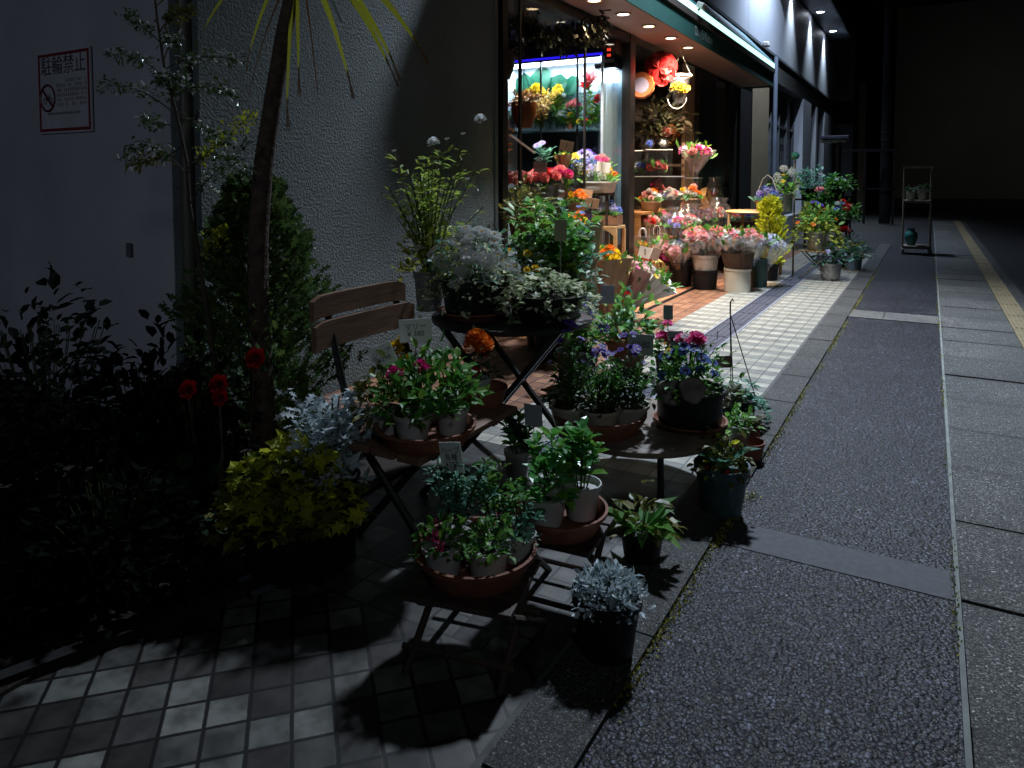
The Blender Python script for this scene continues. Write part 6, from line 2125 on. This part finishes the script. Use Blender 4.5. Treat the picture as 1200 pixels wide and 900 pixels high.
MB().lathe([(.001, 0), (14 * s, 0), (17 * s, 8 * s), (18.5 * s, 17 * s), (19 * s, 18.5 * s), (17.5 * s, 18.5 * s), (13 * s, 2 * s), (.001, 1.5 * s)], 40, wob=lambda a, z: 1 + .02 * math.sin(24 * a)).build('basket', wicker, t2)
bucket_bouquets(p2, s, 18, 14, [('tan dried bouquet at the left of the wicker basket', ['mixed', 'palepink'], cellophane), ('brown and cream dried bouquet at the right of the wicker basket', ['mixed', 'white'], cellophane)], 32, 34)
t, p, s = bucket('dark green slim bucket of white wrapped bouquets beside the drain', 889, 336, 11, 9, 33, surf('green_bucket', (.02, .07, .06), (.012, .05, .04), .4))
bucket_bouquets(p, s, 33, 11, [('white bouquet in bluish film at the left of the dark green bucket', ['mixcool', 'white'], cellophane), ('white and pale blue bouquet at the right of the dark green bucket', ['mixcool', 'white', 'lilac'], cellophane)], 38, 42)
# flat baskets of small bunches on a second row
fb = thing('flat_stand', 'dark stand holding the row of film-wrapped bunches behind the buckets', 'stand', (-2.62, 9.9, 0))
MB().span((-.16, -.95, .60), (.16, 1.0, .63)).build('board', dark_wood, fb)
for y in (-.9, .95):
    MB().span((-.14, y - .02, 0), (.14, y + .02, .60)).build('leg', dark_wood, fb)
FG = 'film-wrapped bunches on the dark stand'
for lab, x, y, pals in (('pink and grey bunch at the left end of the dark stand', 792, 272, ['pink', 'lilac', 'mixed']), ('coral and cream bunch second on the dark stand', 808, 270, ['coral', 'mixed', 'white']),
                        ('orange and lilac bunch at the middle of the dark stand', 826, 272, ['mixwarm', 'mixed']), ('pale bunch at the right end of the dark stand behind the wicker basket', 842, 276, ['mixed', 'white'])):
    q = atX(x, y, -2.62)
    q.z = .632
    arrangement(lab, q, 24, 22, case_dark, pals, 11, .30, FG, wrap=True)
tb = thing('bunch_tray', 'wicker tray of bright small bunches in front of the dark shop doors', 'tray', atX(858, 265, -2.55))
s = mpp(Vector(tb.location))
MB().lathe([(.001, 0), (24 * s, 0), (29 * s, 7 * s), (27.5 * s, 7 * s), (23 * s, 1.5 * s), (.001, 1.2 * s)], 36).build('tray', wicker, tb)
for a in (.5, 2.6, 4.7):
    MB().tube([(20 * s * math.cos(a), 20 * s * math.sin(a), -tb.location.z), (16 * s * math.cos(a), 16 * s * math.sin(a), 0)], .014, 6).build('leg', dark_wood, tb)
for i, (lab, pals) in enumerate((('orange and red bunch at the left of the wicker tray', ['orange', 'red', 'white']), ('white and blue bunch at the middle of the wicker tray', ['white', 'lilac', 'coral']), ('magenta and violet bunch at the right of the wicker tray', ['pink', 'magenta', 'violet']))):
    q = Vector(tb.location) + Vector(((i - 1) * 6 * s, (i - 1) * 20 * s, 2 * s))
    arrangement(lab, q, 22, 14, cellophane, pals, 10, .32, 'small bunches on the wicker tray', wrap=False)

# wooden side table with hydrangea and pail
q = at(897, 326)
zt3 = .88
st_ = thing('side_table', 'light wooden table at the end of the flower display, beside the yellow conifer', 'table', (-2.05, 10.1, 0), R(-4))
MB().lathe([(.001, zt3 - .03), (.36, zt3 - .03), (.37, zt3 - .015), (.36, zt3), (.001, zt3)], 36, sy=1.2).build('tabletop', light_wood, st_, True)
for x, y in ((-.24, -.3), (.24, -.3), (-.24, .3), (.24, .3)):
    MB().tube([(x * 1.15, y * 1.1, 0), (x, y, zt3 - .03)], .022, 8).build('leg', light_wood, st_)
q = atY(899, 248, 9.95)
q.z = zt3 + .002
arrangement('blue-violet hydrangea in a brown basket with a pale hook handle', q, 30, 28, surf('basket_brown', (.22, .10, .05), (.14, .06, .03), .6, 20), ['lilac', 'blue', 'lilac', 'violet'], 11, .36, None, 'cluster', handle=True)
q = atY(919, 246, 10.1)
q.z = zt3 + .002
plant('flower_pail', 'zinc pail of white and yellow-green flowers on the light wooden table', q, ('pot', 10, 8, 20, zinc), ('mound', 34, 30, 90, 9, G_BRIGHT), [('cluster', 'white', 6, 13, .5, 1.1), ('star', 'yellow', 4, 6, .4, .9)])
plant('potted_conifer', 'bright yellow-green young conifer in front of the light wooden table', (901, 328, 0), ('pot', 11, 9, 20, black_plastic), ('cone', 34, 78, 1300, 7, leafy('leaf_young_conifer', [(.34, .36, .02), (.46, .46, .03), (.24, .28, .02)]), 'feather', .5))
plant('door_plant', 'shadowed bush in a brown slatted box before the cream column', (886, 276, 0), ('pot', 18, 15, 42, surf('slat_box', (.12, .08, .05), (.07, .045, .03), .7, 20, stretch=(14, 14, 1))), ('mound', 46, 34, 220, 9, G_OLIVE))
# totem with birdhouse-like ornament
tt = thing('garden_totem', 'slim post ornament with a green glass ball and pale figures behind the flower pail', 'ornament', at(929, 322))
s = mpp(at(929, 322))
MB().tube([(0, 0, 0), (0, 0, 136 * s)], .012, 8).build('post', surf('totem_wood', (.30, .26, .16), (.2, .17, .1), .6), tt)
MB().lathe([(.001, 0), (4 * s, 2 * s), (5 * s, 5 * s), (4 * s, 8 * s), (.001, 10 * s)], 16).build('ball', surf('glass_green', (.08, .34, .22), (.05, .22, .16), .15), tt, True, loc=(0, 0, 134 * s))
for z_, x_ in ((122, -3), (106, 3), (96, -2)):
    MB().box((x_ * s, 0, z_ * s), (6 * s, .03, 8 * s), Matrix.Rotation(.4, 3, 'Y')).build('figure', surf('totem_pale', (.42, .46, .40), (.3, .34, .28), .6), tt)

# folding metal stand with zinc pots
fs_ = thing('folding_stand', 'small folding metal stand holding the zinc pot of yellow-green leaves', 'stand', at(956, 327))
s = mpp(at(956, 327))
z0_ = 34 * s
MB().lathe([(.001, z0_ - .012), (19 * s, z0_ - .012), (19.5 * s, z0_), (.001, z0_)], 26).build('tabletop', light_wood, fs_, True)
for s1 in (-1, 1):
    for s2 in (-1, 1):
        MB().tube([(-s2 * 17 * s, s1 * 9 * s + s2 * .01, 0), (s2 * 15 * s, s1 * 9 * s + s2 * .01, z0_ - .012)], .011, 6).build('leg', steel, fs_)
plant('zinc_planter', 'shiny zinc pot overflowing with yellow-green leaves on the folding metal stand', at(956, 327) + Vector((0, 0, z0_ + .002)), ('pot', 12, 9, 24, zinc), [('trail', 54, 26, 260, 7, G_LIME), ('mound', 44, 32, 220, 7, G_BRIGHT)], [('star', 'orange', 6, 6, .3, .9)])
plant('zinc_planter', 'round zinc bucket with grey-green leaves and white blooms on the white tiles', (973, 328, 0), ('bowl', 12, 9, 20, zinc), [('mound', 38, 26, 150, 7, G_BLUE)], [('star', 'white', 8, 7, .3, 1.0), ('star', 'lilac', 5, 7, .2, .9)])
plant('flower_pot', 'small pot with one bright red bloom and blue-green leaves at the end of the row', (1000, 316, 0), ('pot', 10, 8, 16, surf('blue_pot', (.22, .30, .42), (.15, .21, .3), .4)), [('mound', 34, 24, 150, 7, G_BLUE), ('mound', 24, 20, 40, 6, G_LIME)], [('star', 'white', 4, 6, .3, .9)])
plant('flower_pot', 'pot with a single red geranium bloom beside the zinc bucket', (985, 312, 0), ('pot', 11, 9, 18, black_plastic), [('mound', 34, 26, 140, 7, G_BLUE)], [('pom', 'red', 1, 13, 1.0, 1.02), ('star', 'palepink', 2, 7, .5, .9)])
rk = thing('flower_rack', 'dark three-tier rack of potted flowers in front of the grey columns', 'rack', at(975, 292))
s = mpp(at(975, 292))
for x, y, z_ in ((-.1, .2, 30), (-.25, .55, 54), (-.35, .85, 78)):
    MB().box((x, y, z_ * s * .74 - .02), (.85, .3, .03)).build('shelf', dark_wood, rk)
for x in (-.50, .22):
    MB().box((x, .86, 40 * s * .74), (.035, .035, 78 * s * .74)).build('post', dark_wood, rk)
    MB().box((x, .16, 14 * s * .74), (.035, .035, 28 * s * .74)).build('post', dark_wood, rk)
RKP = Vector(rk.location)
for lab, dx, dy, z_, w_, mt_, fl in (('red and white flowers at the right of the lower rack board', .12, .2, 30, 50, G_MID, [('pom', 'red', 5, 8, .5, 1), ('star', 'white', 10, 6, .4, 1), ('star', 'blue', 5, 6, .4, 1)]), ('yellow-green bush with a violet bloom at the left of the lower rack board', -.35, .2, 30, 46, G_LIME, [('pansy', 'violet', 3, 9, .7, 1.1), ('star', 'orange', 5, 7, .5, 1)]),
                                     ('coral flowers on the middle rack board', -.3, .55, 54, 40, G_MID, [('star', 'coral', 12, 7, .7, 1.1)]), ('grey-green eucalyptus bush at the left of the top rack board', -.55, .85, 78, 56, G_BLUE, [('star', 'white', 5, 6, .7, 1.1)]), ('dim leafy plant at the right of the top rack board', -.02, .85, 78, 40, G_MID, [('star', 'white', 3, 5, .6, 1)])):
    plant('rack_plant', lab, RKP + Vector((dx, dy, z_ * s * .74 - .004)), ('pot', 9, 7, 12, black_plastic), ('mound', w_ * .78, w_ * .46, 260, 6, mt_), fl)
# awning-like hood over a lit notice post behind the rack
nb = thing('notice_post', 'dark post with a flat black hood and a pale underside behind the flower rack', 'post', at(981, 283))
s = mpp(at(981, 283))
MB().tube([(0, 0, 0), (0, 0, 118 * s)], .04, 8).build('post', black_metal, nb)
MB().box((-4 * s, 0, 121 * s), (30 * s, .5, 4 * s)).build('hood', surf('hood_dark', (.03, .03, .05), (.02, .02, .035), .4), nb, bevel=.01)
MB().box((-6 * s, 0, 117 * s), (26 * s, .46, 2.4 * s)).build('underside', surf('hood_pale', (.40, .36, .30), (.3, .27, .22), .5), nb)
# plant cart
ct = thing('plant_cart', 'tall pale wheeled cart with two shelves standing on the walkway', 'cart', at(1073, 297), R(2))
s = mpp(at(1073, 297))
cartm = surf('cart_wood', (.26, .235, .17), (.18, .16, .12), .6, 10)
W2 = 14 * s
for x in (-W2, W2):
    for y in (-.2, .2):
        MB().tube([(x, y, 5 * s), (x * (1.0 if y > 0 else .98), y, 101 * s if y > 0 else 62 * s)], .014, 6).build('post', cartm, ct)
        w_o = MB().lathe([(.001, -.02), (3.6 * s, -.02), (3.6 * s, .02), (.001, .02)], 16).build('wheel', grey_plastic, ct, loc=(x, y, 3.7 * s))
        w_o.rotation_euler = (0, PI / 2, .2)
MB().box((0, 0, 8 * s), (2 * W2, .46, 3 * s)).build('shelf', cartm, ct)
MB().box((0, 0, 61 * s), (2 * W2, .46, 3 * s)).build('shelf', cartm, ct)
MB().box((0, .2, 101 * s), (2 * W2 + .06, .035, 3 * s)).build('handle', cartm, ct)
CP = Vector(ct.location)
plant('cart_pot', 'small white pot with dark leaves at the left of the upper cart shelf', CP + Vector((-7 * s, -.05, 62.7 * s)), ('pot', 5, 4, 10, white_plastic), ('mound', 14, 10, 40, 4, G_DARK))
plant('cart_pot', 'pair-marked white pot with dark leaves at the right of the upper cart shelf', CP + Vector((5 * s, -.05, 62.7 * s)), ('pot', 5, 4, 11, white_plastic), ('mound', 16, 12, 50, 4, G_DARK))
vz = thing('teal_jar', 'teal glazed jar on the lower shelf of the plant cart', 'jar', CP + Vector((-5 * s, 0, 9.7 * s)))
MB().lathe([(.001, 0), (4 * s, 0), (7 * s, 9 * s), (6.5 * s, 14 * s), (3.5 * s, 17 * s), (4.6 * s, 20 * s), (3.8 * s, 20 * s), (.001, 10 * s)], 22).build('jar', surf('teal_glaze', (.04, .22, .20), (.025, .15, .14), .25), vz, True)
